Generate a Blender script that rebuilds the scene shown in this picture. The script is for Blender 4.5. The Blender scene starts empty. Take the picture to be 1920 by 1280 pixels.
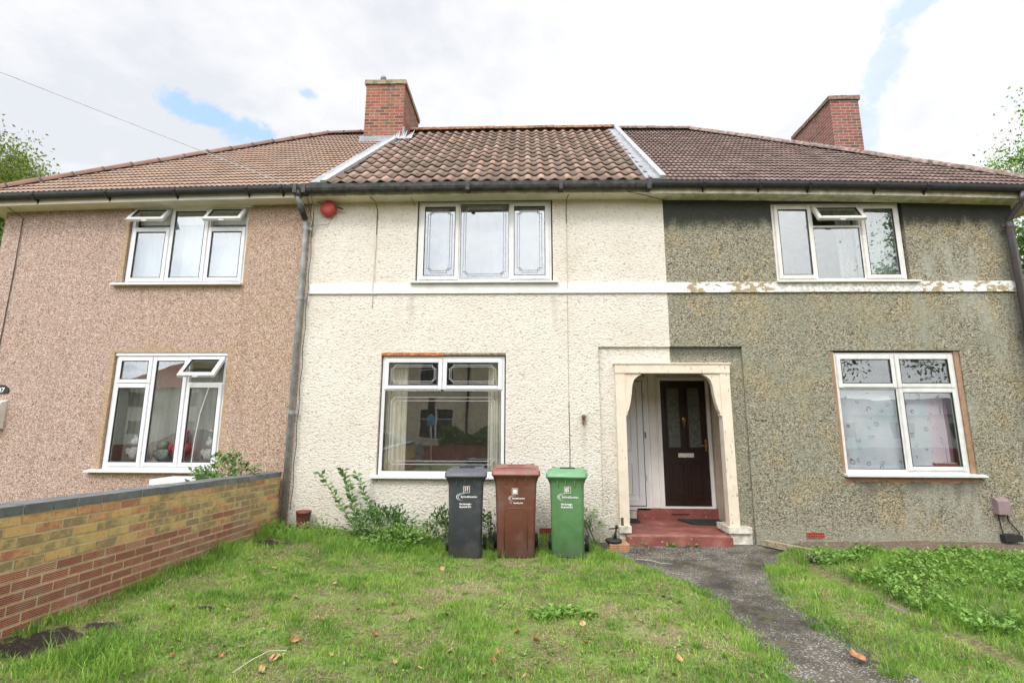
import bpy, bmesh, math, random
import numpy as np
from mathutils import Vector, Matrix, noise as mnoise
random.seed(7); rng = np.random.default_rng(7)
sc = bpy.context.scene
PI = math.pi

# ------------------------------------------------------------------ camera
cam_d = bpy.data.cameras.new("camera"); cam = bpy.data.objects.new("camera", cam_d)
sc.collection.objects.link(cam); sc.camera = cam
cam_d.sensor_width = 36; cam_d.lens = 17.44; cam_d.clip_start = 0.05; cam_d.clip_end = 3000
r_ = Vector((0.99962, 0.02742, 0.00374)).normalized()
f_ = Vector((-0.02766, 0.98457, 0.17281)).normalized()
u_ = r_.cross(f_).normalized(); r_ = f_.cross(u_).normalized()
M = Matrix((r_, u_, -f_)).transposed().to_4x4(); M.translation = (0, -7.535, 1.55)
cam.matrix_world = M

# ------------------------------------------------------------------ world, sun
SUN_EL, SUN_AZ = math.radians(48), math.radians(200)   # azimuth clockwise from +Y: behind and left of the camera
sc.view_settings.view_transform = 'Standard'; sc.view_settings.look = 'None'
sc.view_settings.gamma = 1; sc.view_settings.exposure = 0.14; sc.view_settings.use_curve_mapping = False
world = bpy.data.worlds.new("World"); sc.world = world; world.use_nodes = True

class NT:
    """small helper for writing node trees"""
    def __init__(s, tree): s.t = tree; s.n = tree.nodes; s.l = tree.links
    def sock(s, node_in, v):
        if v is None: return
        if isinstance(v, bpy.types.NodeSocket): s.l.new(v, node_in)
        else:
            if isinstance(v, tuple) and len(v) == 3 and node_in.type == 'RGBA': v = v + (1,)
            node_in.default_value = v
    def m(s, op, a, b=None, c=None, clamp=False):
        n = s.n.new('ShaderNodeMath'); n.operation = op; n.use_clamp = clamp
        s.sock(n.inputs[0], a); s.sock(n.inputs[1], b); s.sock(n.inputs[2], c); return n.outputs[0]
    def vm(s, op, a, b=None, out=0):
        n = s.n.new('ShaderNodeVectorMath'); n.operation = op
        s.sock(n.inputs[0], a)
        if op == 'SCALE': s.sock(n.inputs[3], b)
        else: s.sock(n.inputs[1], b)
        return n.outputs[out]
    def tc(s, which='Object'): return s.n.new('ShaderNodeTexCoord').outputs[which]
    def geo(s, which='Position'): return s.n.new('ShaderNodeNewGeometry').outputs[which]
    def attr(s, name):
        n = s.n.new('ShaderNodeAttribute'); n.attribute_name = name; return n.outputs['Color']
    def scale(s, v, k): return s.vm('MULTIPLY', v, k)
    def noise(s, v, scale, detail=3, rough=.55, dist=0, out=0):
        n = s.n.new('ShaderNodeTexNoise'); s.sock(n.inputs['Vector'], v)
        n.inputs['Scale'].default_value = scale; n.inputs['Detail'].default_value = detail
        n.inputs['Roughness'].default_value = rough; n.inputs['Distortion'].default_value = dist
        return n.outputs[out]
    def vor(s, v, scale, out='Distance', feature='F1', rand=1):
        n = s.n.new('ShaderNodeTexVoronoi'); n.feature = feature; s.sock(n.inputs['Vector'], v)
        n.inputs['Scale'].default_value = scale; n.inputs['Randomness'].default_value = rand
        return n.outputs[out]
    def ramp(s, fac, stops, interp='LINEAR'):
        n = s.n.new('ShaderNodeValToRGB'); s.sock(n.inputs[0], fac); cr = n.color_ramp; cr.interpolation = interp
        while len(cr.elements) < len(stops): cr.elements.new(0.5)
        for e, (p, c) in zip(cr.elements, stops):
            e.position = p
            if not isinstance(c, tuple): c = (c, c, c)
            e.color = tuple(c)[:3] + (1,)
        return n.outputs[0]
    def mix(s, fac, a, b, mode='MIX'):
        n = s.n.new('ShaderNodeMix'); n.data_type = 'RGBA'; n.blend_type = mode; n.clamp_factor = True
        s.sock(n.inputs[0], fac); s.sock(n.inputs[6], a); s.sock(n.inputs[7], b); return n.outputs[2]
    def sep(s, v):
        n = s.n.new('ShaderNodeSeparateXYZ'); s.sock(n.inputs[0], v); return n.outputs
    def comb(s, x, y, z):
        n = s.n.new('ShaderNodeCombineXYZ')
        for i, v in enumerate((x, y, z)): s.sock(n.inputs[i], v)
        return n.outputs[0]
    def sstep(s, x, a, b):
        n = s.n.new('ShaderNodeMapRange'); n.interpolation_type = 'SMOOTHSTEP'
        s.sock(n.inputs[0], x); n.inputs[1].default_value = a; n.inputs[2].default_value = b
        return n.outputs[0]
    def bump(s, h, strength=.5, dist=.01, normal=None):
        n = s.n.new('ShaderNodeBump'); n.inputs['Strength'].default_value = strength
        n.inputs['Distance'].default_value = dist; s.sock(n.inputs['Height'], h)
        if normal is not None: s.sock(n.inputs['Normal'], normal)
        return n.outputs[0]

w = NT(world.node_tree); world.node_tree.nodes.clear()
sky = w.n.new('ShaderNodeTexSky'); sky.sky_type = 'NISHITA'; sky.sun_disc = False
sky.sun_elevation = SUN_EL; sky.sun_rotation = SUN_AZ
D = w.tc('Generated'); D = w.vm('NORMALIZE', D)
dz = w.sep(D)
den = w.m('ADD', w.m('MAXIMUM', dz[2], 0.0), .22)
P = w.comb(w.m('DIVIDE', dz[0], den), w.m('DIVIDE', dz[1], den), 0.0)
n1 = w.noise(P, 1.3, 7, .6); n2 = w.noise(P, 6.0, 6, .62); n3 = w.noise(P, 22.0, 4, .6)
n4 = w.noise(D, 17., 6, .62); n5 = w.noise(D, 60., 5, .65)
edge = w.m('ADD', w.m('MULTIPLY', w.m('SUBTRACT', n4, .5), 3.0), w.m('MULTIPLY', w.m('SUBTRACT', n5, .5), 1.3))
def patch(d, wdt, hgt, rot, strength):
    d = Vector(d).normalized(); rt = d.cross(Vector((0, 0, 1))).normalized(); up = rt.cross(d)
    a = rt*math.cos(rot)+up*math.sin(rot); b = -rt*math.sin(rot)+up*math.cos(rot)
    rel = w.vm('SUBTRACT', D, tuple(d))
    x = w.m('DIVIDE', w.vm('DOT_PRODUCT', rel, tuple(a), 1), wdt); y = w.m('DIVIDE', w.vm('DOT_PRODUCT', rel, tuple(b), 1), hgt)
    rr = w.m('SQRT', w.m('ADD', w.m('MULTIPLY', x, x), w.m('MULTIPLY', y, y)))
    rr = w.m('ADD', rr, edge)
    return w.m('MULTIPLY', w.m('SUBTRACT', 1.0, w.sstep(rr, .45, 1.35)), strength)
holes = [((-.509, .706, .493), .052, .020, -.1, 1.), ((-.462, .742, .482), .050, .022, -.15, .95),
         ((-.3686, .7452, .5557), .014, .008, 0, .7), ((.527, .672, .52), .022, .085, -.5, .5),
         ((.53, .713, .46), .016, .05, -.3, .4), ((.5417, .6102, .5781), .05, .016, .2, .6)]
hole = None
for h in holes:
    p_ = patch(*h); hole = p_ if hole is None else w.m('MAXIMUM', hole, p_)
back = w.m('MULTIPLY', w.sstep(n1, .60, .68), w.sstep(dz[1], .1, -.3))   # a few gaps in the cloud behind the camera
hole = w.m('MAXIMUM', hole, w.m('MULTIPLY', back, .6))
cl = w.ramp(w.m('ADD', n1, w.m('ADD', w.m('MULTIPLY', dz[0], .16), w.m('MULTIPLY', w.m('SUBTRACT', n2, .5), .35))),
            [(.34, (.75, .775, .83)), (.47, (.88, .89, .92)), (.58, (1.0, 1.0, 1.0))])
glow = w.m('ADD', 1.0, w.m('MULTIPLY', w.sstep(w.vm('DOT_PRODUCT', D, (math.sin(SUN_AZ)*math.cos(SUN_EL), math.cos(SUN_AZ)*math.cos(SUN_EL), math.sin(SUN_EL)), 1), .2, 1.), 2.2))
cl = w.vm('SCALE', cl, glow)
skyc = w.vm('SCALE', sky.outputs[0], .10)
skyc = w.vm('ADD', skyc, (.36, .51, .66))       # thin bright veil over the blue
bg = w.n.new('ShaderNodeBackground'); w.sock(bg.inputs[0], w.mix(hole, cl, skyc)); bg.inputs[1].default_value = 1.0
wo = w.n.new('ShaderNodeOutputWorld'); w.l.new(bg.outputs[0], wo.inputs[0])

sun_d = bpy.data.lights.new("sun", 'SUN'); sun = bpy.data.objects.new("sun", sun_d); sc.collection.objects.link(sun)
sun_d.energy = 1.5; sun_d.angle = math.radians(12); sun_d.color = (1, .95, .88)
sdir = Vector((math.sin(SUN_AZ)*math.cos(SUN_EL), math.cos(SUN_AZ)*math.cos(SUN_EL), math.sin(SUN_EL)))
sun.rotation_euler = sdir.to_track_quat('Z', 'Y').to_euler()
sc.cycles.max_bounces = 8; sc.cycles.transparent_max_bounces = 24; sc.cycles.caustics_reflective = False; sc.cycles.caustics_refractive = False

# ------------------------------------------------------------------ object helpers
COL = sc.collection
def wloc(o):
    v = Vector((0, 0, 0))
    while o is not None: v = v + o.location; o = o.parent
    return v
def thing(name, label, cat, loc=(0, 0, 0), rotz=0, group=None):
    o = bpy.data.objects.new(name, None); COL.objects.link(o); o.empty_display_size = .2
    o.location = loc; o.rotation_euler = (0, 0, rotz); o['label'] = label; o['category'] = cat
    if group: o['group'] = group
    return o
def tag(o, label, cat, group=None, kind=None):
    o['label'] = label; o['category'] = cat
    if group: o['group'] = group
    if kind: o['kind'] = kind
    return o
def obj(name, bm, mats, parent=None, smooth=False, local=False, bevel=0, warp=None):
    """bmesh in world coordinates (local=True: already in the thing's own coordinates) to one object"""
    if bevel:
        es = [e for e in bm.edges if len(e.link_faces) == 2 and e.calc_face_angle(0) > .5]
        bmesh.ops.bevel(bm, geom=es, offset=bevel, segments=2, affect='EDGES', profile=.5)
    if warp:
        for v in bm.verts: v.co = warp(v.co)
    off = Vector((0, 0, 0)) if (local or parent is None) else wloc(parent)
    for v in bm.verts: v.co -= off
    bmesh.ops.recalc_face_normals(bm, faces=bm.faces)
    me = bpy.data.meshes.new(name); bm.to_mesh(me); bm.free()
    return link(name, me, mats, parent, smooth)
def link(name, me, mats, parent=None, smooth=False):
    if not isinstance(mats, (list, tuple)): mats = [mats]
    for m_ in mats: me.materials.append(m_)
    if smooth: me.polygons.foreach_set('use_smooth', [True]*len(me.polygons))
    o = bpy.data.objects.new(name, me); COL.objects.link(o)
    if parent: o.parent = parent
    return o
def struct(name, bm, mats, **k):
    o = obj(name, bm, mats, **k); o['kind'] = 'structure'; return o
def BM(): return bmesh.new()
def box(bm, x0, x1, y0, y1, z0, z1, mi=0, M_=None):
    vs = [bm.verts.new((x, y, z)) for x in (x0, x1) for y in (y0, y1) for z in (z0, z1)]
    if M_ is not None:
        for v in vs: v.co = M_ @ v.co
    fs = [bm.faces.new([vs[i] for i in q]) for q in ((0, 1, 3, 2), (4, 6, 7, 5), (0, 4, 5, 1), (2, 3, 7, 6), (0, 2, 6, 4), (1, 5, 7, 3))]
    for f in fs: f.material_index = mi
    return vs
def tube(bm, pts, r, seg=8, r2=None, caps=True):
    pts = [Vector(p) for p in pts]; rings = []
    n = len(pts)
    for i, p in enumerate(pts):
        d = (pts[min(i+1, n-1)] - pts[max(i-1, 0)]).normalized()
        a = d.cross(Vector((0, 0, 1)) if abs(d.z) < .9 else Vector((1, 0, 0))).normalized(); b = d.cross(a)
        rr = r[i] if isinstance(r, (list, tuple)) else (r if r2 is None else r + (r2-r)*i/max(1, n-1))
        rings.append([bm.verts.new(p + (a*math.cos(2*PI*k/seg) + b*math.sin(2*PI*k/seg))*rr) for k in range(seg)])
    for A, B in zip(rings, rings[1:]):
        for k in range(seg): bm.faces.new((A[k], A[(k+1) % seg], B[(k+1) % seg], B[k]))
    if caps: bm.faces.new(rings[0]); bm.faces.new(rings[-1][::-1])
    return rings
def lathe(bm, prof, c=(0, 0, 0), seg=16, axis='z', caps=True):
    c = Vector(c); rings = []
    for r, h in prof:
        ring = []
        for k in range(seg):
            a = 2*PI*k/seg; x, y = r*math.cos(a), r*math.sin(a)
            p = Vector((x, y, h)) if axis == 'z' else (Vector((x, -h, y)) if axis == 'y' else Vector((h, x, y)))
            ring.append(bm.verts.new(c + p))
        rings.append(ring)
    for A, B in zip(rings, rings[1:]):
        for k in range(seg): bm.faces.new((A[k], A[(k+1) % seg], B[(k+1) % seg], B[k]))
    if caps: bm.faces.new(rings[0]); bm.faces.new(rings[-1][::-1])
def prism(bm, poly, a0, a1, axis='y'):
    """poly in the two other axes, extruded along axis"""
    def P3(p, a): return (p[0], a, p[1]) if axis == 'y' else ((a, p[0], p[1]) if axis == 'x' else (p[0], p[1], a))
    A = [bm.verts.new(P3(p, a0)) for p in poly]; B = [bm.verts.new(P3(p, a1)) for p in poly]
    n = len(poly)
    for k in range(n): bm.faces.new((A[k], A[(k+1) % n], B[(k+1) % n], B[k]))
    bm.faces.new(A); bm.faces.new(B[::-1])
def frame_bars(bm, x0, x1, z0, z1, t, y0, y1, M_=None, tb=None):
    tb = tb or t
    box(bm, x0, x0+t, y0, y1, z0, z1, M_=M_); box(bm, x1-t, x1, y0, y1, z0, z1, M_=M_)
    box(bm, x0+t, x1-t, y0, y1, z0, z0+tb, M_=M_); box(bm, x0+t, x1-t, y0, y1, z1-t, z1, M_=M_)
def blob(bm, c, r, seed=0, amp=.2, sub=2):
    s = bmesh.ops.create_icosphere(bm, subdivisions=sub, radius=1)
    for v in s['verts']:
        n = 1 + amp*mnoise.noise(v.co*1.7 + Vector((seed, seed*.7, 0)))
        v.co = Vector(c) + Vector((v.co.x*r[0], v.co.y*r[1], v.co.z*r[2]))*n

# ------------------------------------------------------------------ materials
def mat(name):
    m = bpy.data.materials.new(name); m.use_nodes = True; t = NT(m.node_tree); t.b = m.node_tree.nodes['Principled BSDF']; t.mat = m
    return t
def setp(t, col=None, rough=None, normal=None, **kw):
    b = t.b
    if col is not None: t.sock(b.inputs['Base Color'], col)
    if rough is not None: t.sock(b.inputs['Roughness'], rough)
    if normal is not None: t.sock(b.inputs['Normal'], normal)
    for k, v in kw.items(): t.sock(b.inputs[k.replace('_', ' ')], v)
    return t.mat
def simple(name, col, rough=.6, var=.12, scale=9, bump=.15, metal=0, bs=60):
    t = mat(name); v = t.tc(); n = t.noise(v, scale, 4, .6)
    lo = tuple(c*(1-var*1.4) for c in col); hi = tuple(min(1, c*(1+var)) for c in col)
    c = t.ramp(n, [(.35, lo), (.65, hi)])
    return setp(t, c, t.ramp(t.noise(v, scale*2.3, 3), [(.3, max(0, rough-.1)), (.7, min(1, rough+.1))]), t.bump(t.noise(v, bs, 3), bump, .003), Metallic=metal)

def m_cream():
    t = mat('cream_roughcast'); v = t.geo(); x, y, z = t.sep(v)
    vs = t.scale(v, (1, 1, 1.45)); wv = t.vm('ADD', vs, t.vm('SCALE', t.noise(v, 14, 2, out=1), .05))
    a = t.noise(wv, 26, 3, .55); b = t.noise(wv, 62, 3, .6); lumps = t.vor(wv, 30, 'Distance')
    h = t.m('ADD', t.m('ADD', a, t.m('MULTIPLY', b, .35)), t.m('MULTIPLY', lumps, .35))
    big = t.noise(v, 1.1, 4, .6)
    base = t.ramp(big, [(.3, (.645, .59, .50)), (.5, (.70, .655, .575)), (.75, (.735, .70, .63))])
    base = t.mix(t.m('MULTIPLY', t.sstep(t.m('ADD', a, t.m('MULTIPLY', t.m('SUBTRACT', b, .5), .6)), .42, .28), .75), base, (.33, .27, .18))
    # grime specks
    sp = t.m('MULTIPLY', t.sstep(t.noise(t.scale(v, (1, 1, 2.2)), 30, 3, .6), .60, .66), t.sstep(t.noise(v, 2.3, 3), .42, .6))
    base = t.mix(t.m('MULTIPLY', sp, .8), base, (.22, .20, .15))
    # weathered patch towards the porch and the foot of the wall
    foot = t.m('MULTIPLY', t.sstep(t.m('ADD', z, t.m('MULTIPLY', t.m('SUBTRACT', big, .5), 1.6)), .95, -.1), t.sstep(x, -.6, 1.1))
    base = t.mix(t.m('MULTIPLY', foot, .40), base, (.42, .40, .32))
    fs = t.m('MULTIPLY', t.sstep(t.noise(v, 34, 3, .7), .55, .62), foot)
    base = t.mix(t.m('MULTIPLY', fs, .95), base, (.12, .12, .09))
    for (sx, sz) in ((-1.8, 3.60), (.45, 3.60), (-2.27, .82), (-.28, .82), (.87, 1.62), (1.12, 2.75)):   # grey runs below sill ends
        k = t.m('MULTIPLY', t.sstep(t.m('ABSOLUTE', t.m('ADD', t.m('SUBTRACT', x, sx), t.m('MULTIPLY', t.m('SUBTRACT', t.noise(v, 6, 3), .5), .10))), .07, .01), t.m('MULTIPLY', t.sstep(z, sz-.75, sz-.05), t.sstep(z, sz+.02, sz-.02)))
        base = t.mix(t.m('MULTIPLY', k, .30), base, (.30, .28, .22))
    fl = t.m('MULTIPLY', t.sstep(t.m('ADD', z, t.m('MULTIPLY', t.noise(v, 9, 3), .3)), .45, .1), .6)
    base = t.mix(fl, base, (.30, .27, .19))
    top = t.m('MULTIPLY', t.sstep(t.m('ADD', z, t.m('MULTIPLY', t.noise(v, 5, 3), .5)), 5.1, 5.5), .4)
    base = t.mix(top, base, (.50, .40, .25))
    return setp(t, base, .9, t.bump(h, .85, .021))
def pebble(name, stops, base_scale, extra=None):
    t = mat(name); v = t.geo(); wv = t.vm('ADD', t.scale(v, (1, 1, 1.25)), t.vm('SCALE', t.noise(v, 30, 2, out=1), .02))
    cr = t.sep(t.vor(wv, base_scale, 'Color'))[0]; cd = t.vor(wv, base_scale, 'Distance')
    nf = t.noise(wv, base_scale*.55, 3, .7)
    f = t.m('ADD', t.m('MULTIPLY', cr, .55), t.m('MULTIPLY', nf, .45))
    c = t.ramp(f, stops); c = t.mix(t.m('MULTIPLY', t.sstep(cd, .5, .85), .45), c, tuple(k*.5 for k in stops[0][1]))
    if extra: c = extra(t, v, c)
    return setp(t, c, .85, t.bump(t.m('ADD', t.m('MULTIPLY', cd, -1.), t.m('MULTIPLY', nf, .8)), .7, .012))
def ex_pink(t, v, c):
    x, y, z = t.sep(v); g = t.noise(v, .9, 4)
    c = t.mix(t.sstep(g, .55, .75), c, t.mix(1., c, (.93, .95, .88), 'MULTIPLY'))
    warm = t.m('MULTIPLY', t.sstep(t.m('ADD', x, t.m('MULTIPLY', t.m('SUBTRACT', t.noise(v, .9, 4), .5), 3.)), -7.5, -3.2), .6)
    c = t.mix(warm, c, t.mix(1., c, (1.0, .96, .80), 'MULTIPLY'))
    run = t.m('MULTIPLY', t.sstep(t.noise(t.scale(v, (3.2, 1, .18)), 1.6, 4, .6), .54, .68), .22); c = t.mix(run, c, (.24, .17, .13))
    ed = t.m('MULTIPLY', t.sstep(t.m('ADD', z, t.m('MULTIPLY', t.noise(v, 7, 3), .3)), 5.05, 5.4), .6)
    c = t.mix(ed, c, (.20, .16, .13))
    # ochre wash round the openings
    def ring(x0, x1, z0, z1, wd):
        dx = t.m('MAXIMUM', t.m('SUBTRACT', x0, x), t.m('SUBTRACT', x, x1)); dz_ = t.m('MAXIMUM', t.m('SUBTRACT', z0, z), t.m('SUBTRACT', z, z1))
        d = t.m('MAXIMUM', dx, dz_); d = t.m('ADD', d, t.m('MULTIPLY', t.m('SUBTRACT', t.noise(v, 11, 3), .5), .14))
        return t.sstep(d, wd, wd*.45)
    for a in ((-6.44, -4.66, .93, 2.67, .15), (-6.5, -4.55, 3.82, 5.16, .12)):
        c = t.mix(t.m('MULTIPLY', ring(*a), .42), c, (.44, .30, .15))
    return c
def ex_grey(t, v, c):
    x, y, z = t.sep(v); g = t.noise(v, .8, 4, .6)
    tan = t.m('MULTIPLY', t.sstep(t.noise(t.scale(v, (1, 1, 1.0)), 1.6, 4, .6), .48, .62), .42)
    c = t.mix(tan, c, t.mix(1., c, (1.3, 1.08, .72), 'MULTIPLY'))
    pale = t.m('MULTIPLY', t.sstep(t.noise(t.scale(v, (1.6, 1, .5)), 1.3, 4, .6), .50, .66), t.sstep(x, 3.5, 6.3))
    c = t.mix(t.m('MULTIPLY', pale, .55), c, (.37, .38, .32))
    gr = t.m('MULTIPLY', t.sstep(t.noise(v, 1.1, 5, .65), .47, .62), .38); c = t.mix(gr, c, (.24, .25, .18))
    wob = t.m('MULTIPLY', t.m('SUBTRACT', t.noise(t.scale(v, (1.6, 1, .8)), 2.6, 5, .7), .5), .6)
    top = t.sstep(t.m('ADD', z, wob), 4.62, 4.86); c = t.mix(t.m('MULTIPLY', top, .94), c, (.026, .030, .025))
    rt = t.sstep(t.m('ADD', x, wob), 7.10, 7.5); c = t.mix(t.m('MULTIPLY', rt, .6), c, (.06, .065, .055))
    ft = t.m('MULTIPLY', t.sstep(t.m('ADD', z, wob), .35, -.1), .5); c = t.mix(ft, c, (.33, .34, .27))
    # damp stain under the window and darker band below the top edge of the recess
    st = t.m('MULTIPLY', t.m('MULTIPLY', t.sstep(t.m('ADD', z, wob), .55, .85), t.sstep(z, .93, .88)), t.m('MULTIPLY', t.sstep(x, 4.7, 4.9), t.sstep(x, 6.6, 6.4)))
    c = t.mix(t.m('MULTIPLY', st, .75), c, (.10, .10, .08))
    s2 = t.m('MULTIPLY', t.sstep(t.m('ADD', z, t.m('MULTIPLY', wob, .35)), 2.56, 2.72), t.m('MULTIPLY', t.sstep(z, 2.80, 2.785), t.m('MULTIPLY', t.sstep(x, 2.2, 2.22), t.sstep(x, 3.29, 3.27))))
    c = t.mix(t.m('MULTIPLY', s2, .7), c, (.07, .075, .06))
    return c
def m_peel():
    t = mat('peeling_white_paint'); v = t.geo(); x, y, z = t.sep(v)
    n = t.noise(t.scale(v, (1, 1, 1.6)), 9, 5, .65); n2 = t.noise(v, 1.6, 3)
    f = t.m('ADD', n, t.m('MULTIPLY', t.m('SUBTRACT', n2, .5), .5))
    edge = t.m('MULTIPLY', t.m('MULTIPLY', t.sstep(x, 2.2, 2.5), .035), 1.0)
    k = t.ramp(t.m('ADD', f, edge), [(.555, 0.), (.575, 1.)])
    c = t.mix(k, (.72, .72, .69), t.ramp(t.noise(v, 40, 3), [(.3, (.27, .21, .12)), (.7, (.44, .36, .22))]))
    return setp(t, c, .7, t.bump(t.m('SUBTRACT', 1.0, k), .6, .004))
def m_brick(name, cols, mortar, bw=.225, rh=.076, ms=.011, dirt=.5):
    t = mat(name); v = t.tc(); x, y, z = t.sep(v)
    uv = t.comb(t.m('ADD', x, t.m('MULTIPLY', y, 1.0)), z, 0.)
    b = t.n.new('ShaderNodeTexBrick'); t.sock(b.inputs['Vector'], uv)
    b.inputs['Scale'].default_value = 1; b.inputs['Brick Width'].default_value = bw; b.inputs['Row Height'].default_value = rh
    b.inputs['Mortar Size'].default_value = ms; b.inputs['Mortar Smooth'].default_value = .2; b.inputs['Bias'].default_value = 0
    b.inputs['Color1'].default_value = (0, 0, 0, 1); b.inputs['Color2'].default_value = (1, 1, 1, 1); b.inputs['Mortar'].default_value = (.5, .5, .5, 1)
    c = t.ramp(b.outputs['Color'], cols); c = t.mix(t.m('MULTIPLY', t.sstep(t.noise(v, 26, 4, .7), .5, .7), .5), c, (.12, .08, .06))
    d = t.m('MULTIPLY', t.sstep(t.noise(v, 2.5, 4, .6), .5, .68), dirt); c = t.mix(d, c, (.09, .075, .055))
    c = t.mix(b.outputs['Fac'], c, mortar)
    c = t.mix(t.m('MULTIPLY', t.sstep(t.noise(v, 4.5, 5, .7), .50, .66), .45), c, (.11, .075, .055)); c = t.mix(t.m('MULTIPLY', t.sstep(t.noise(v, 7.5, 5, .7), .60, .70), .35), c, (.45, .36, .30))
    return setp(t, c, .9, t.bump(t.m('ADD', t.m('SUBTRACT', 1., b.outputs['Fac']), t.m('MULTIPLY', t.noise(v, 60, 3), .4)), .7, .008))
def m_tile(name, stops, speck=None, rough=.8, moss=.0, lich=0., trough_shade=0.):
    t = mat(name); v = t.geo(); a = t.sep(t.attr('tint'))[0]
    f = t.m('ADD', t.m('MULTIPLY', a, .45), t.m('ADD', t.m('MULTIPLY', t.noise(v, 12, 4, .6), .35), .1))
    c = t.ramp(f, stops)
    c = t.mix(t.m('MULTIPLY', t.sstep(t.noise(t.scale(v, (1.6, .5, .5)), 1.5, 5, .65), .46, .64), .5), c, t.mix(1., c, (.66, .64, .62), 'MULTIPLY'))   # darker weather streaks down the slope
    if speck: c = t.mix(t.m('MULTIPLY', t.sstep(t.noise(v, 45, 3, .7), .60, .68), .6), c, speck)
    if moss: c = t.mix(t.m('MULTIPLY', t.sstep(t.m('ADD', t.noise(v, 1.4, 4), t.m('MULTIPLY', t.noise(v, 18, 3), .35)), .60, .78), moss), c, (.10, .10, .055))
    if lich: c = t.mix(t.m('MULTIPLY', t.sstep(t.noise(v, 24, 3, .6), .62, .68), lich), c, (.42, .38, .30))
    if trough_shade:
        hgt = t.sep(t.attr('tint'))[1]; c = t.mix(t.m('MULTIPLY', t.sstep(t.m('ADD', hgt, t.m('MULTIPLY', t.m('SUBTRACT', t.noise(v, 8, 4), .5), .5)), .45, .05), trough_shade), c, (.075, .055, .04))  # groove shade painted dark brown into the tile troughs
    edge = t.sep(t.attr('butt'))[0]
    c = t.mix(t.m('MULTIPLY', edge, .8), c, (.035, .02, .015))  # butts painted dark as the shadow line under each course
    return setp(t, c, rough, t.bump(t.noise(v, 110, 3), .25, .003))
def m_glass():
    t = mat('window_glass'); t.n.remove(t.b)
    lw = t.n.new('ShaderNodeLayerWeight'); lw.inputs[0].default_value = .5
    fc = t.m('ADD', .165, t.m('MULTIPLY', t.m('POWER', lw.outputs['Facing'], 5.), .8), clamp=True)
    # slightly uneven panes
    bp = t.bump(t.noise(t.tc(), 1.1, 2), .10, .02)
    gl = t.n.new('ShaderNodeBsdfGlossy'); gl.inputs['Roughness'].default_value = .012; gl.inputs['Color'].default_value = (.95, .98, 1, 1); t.sock(gl.inputs['Normal'], bp)
    tr = t.n.new('ShaderNodeBsdfTransparent'); tr.inputs[0].default_value = (.97, .98, .97, 1)
    mx = t.n.new('ShaderNodeMixShader'); t.sock(mx.inputs[0], fc)
    t.l.new(tr.outputs[0], mx.inputs[1]); t.l.new(gl.outputs[0], mx.inputs[2])
    t.l.new(mx.outputs[0], t.n['Material Output'].inputs[0]); return t.mat
def m_net(name, col, alpha, fold=0):
    t = mat(name); v = t.tc()
    n = t.noise(t.scale(v, (1, 1, .15)), 22, 3)
    c = t.ramp(n, [(.3, tuple(k*.85 for k in col)), (.7, col)])
    t.b.inputs['Alpha'].default_value = alpha
    return setp(t, c, .9, Transmission_Weight=0., Subsurface_Weight=0.)

MT = {}
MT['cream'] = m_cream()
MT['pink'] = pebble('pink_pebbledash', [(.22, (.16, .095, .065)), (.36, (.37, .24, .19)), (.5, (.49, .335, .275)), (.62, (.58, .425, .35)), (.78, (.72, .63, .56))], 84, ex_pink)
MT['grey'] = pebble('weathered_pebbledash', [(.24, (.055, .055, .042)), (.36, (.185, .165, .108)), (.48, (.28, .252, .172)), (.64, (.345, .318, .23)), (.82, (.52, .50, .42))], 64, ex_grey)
MT['peel'] = m_peel()
MT['chim'] = m_brick('red_chimney_brick', [(0, (.10, .045, .03)), (.3, (.26, .060, .038)), (.6, (.31, .085, .05)), (.85, (.27, .12, .075)), (1, (.13, .08, .055))], (.30, .215, .16))
MT['chim2'] = m_brick('dark_red_chimney_brick', [(0, (.10, .04, .035)), (.3, (.26, .06, .045)), (.6, (.30, .09, .065)), (1, (.15, .075, .06))], (.30, .24, .205), dirt=.3)
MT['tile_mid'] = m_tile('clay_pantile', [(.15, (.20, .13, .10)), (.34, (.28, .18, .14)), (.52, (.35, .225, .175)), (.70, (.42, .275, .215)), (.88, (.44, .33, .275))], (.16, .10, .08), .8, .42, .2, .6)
MT['tile_left'] = m_tile('tan_concrete_tile', [(.15, (.34, .23, .17)), (.5, (.38, .262, .195)), (.85, (.41, .295, .215))], None, .75)
MT['tile_right'] = m_tile('brown_concrete_tile', [(.15, (.17, .115, .10)), (.5, (.235, .165, .145)), (.80, (.30, .21, .18)), (.95, (.34, .19, .13))], (.10, .06, .05), .8, .12, .55)
MT['cap_left'] = simple('brown_ridge_tile', (.26, .145, .11), .7, .15, 4)
MT['cap_right'] = simple('weathered_ridge_tile', (.25, .18, .15), .85, .5, 14, .4)
MT['cap_mid'] = simple('clay_ridge_tile', (.33, .17, .10), .85, .5, 10, .4)
MT['joint'] = simple('dark_clip', (.04, .03, .03), .7)
MT['upvc'] = simple('white_upvc', (.71, .72, .735), .35, .03, 3, .02)
MT['upvc_old'] = simple('aged_white_upvc', (.68, .68, .66), .42, .07, 6, .04)
MT['upvc_weather'] = simple('weathered_white_frame', (.70, .68, .635), .45, .07, 7, .05)
MT['seal'] = simple('black_rubber_seal', (.03, .03, .03), .5)
MT['glass'] = m_glass()
MT['lead_came'] = simple('window_lead_strip', (.30, .30, .31), .5, .1, 20, .02)
MT['came_light'] = simple('window_lead_strip_bright', (.50, .51, .52), .4, .1, 20, .02)
MT['room'] = simple('dim_room_plaster', (.34, .32, .29), .9)
MT['soffit'] = simple('cream_painted_board', (.72, .66, .54), .7, .08, 3)
MT['fascia'] = simple('pale_fascia_board', (.74, .71, .62), .6, .06, 3)
MT['fascia_old'] = simple('weathered_fascia_board', (.66, .63, .51), .7, .22, 8)
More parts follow.
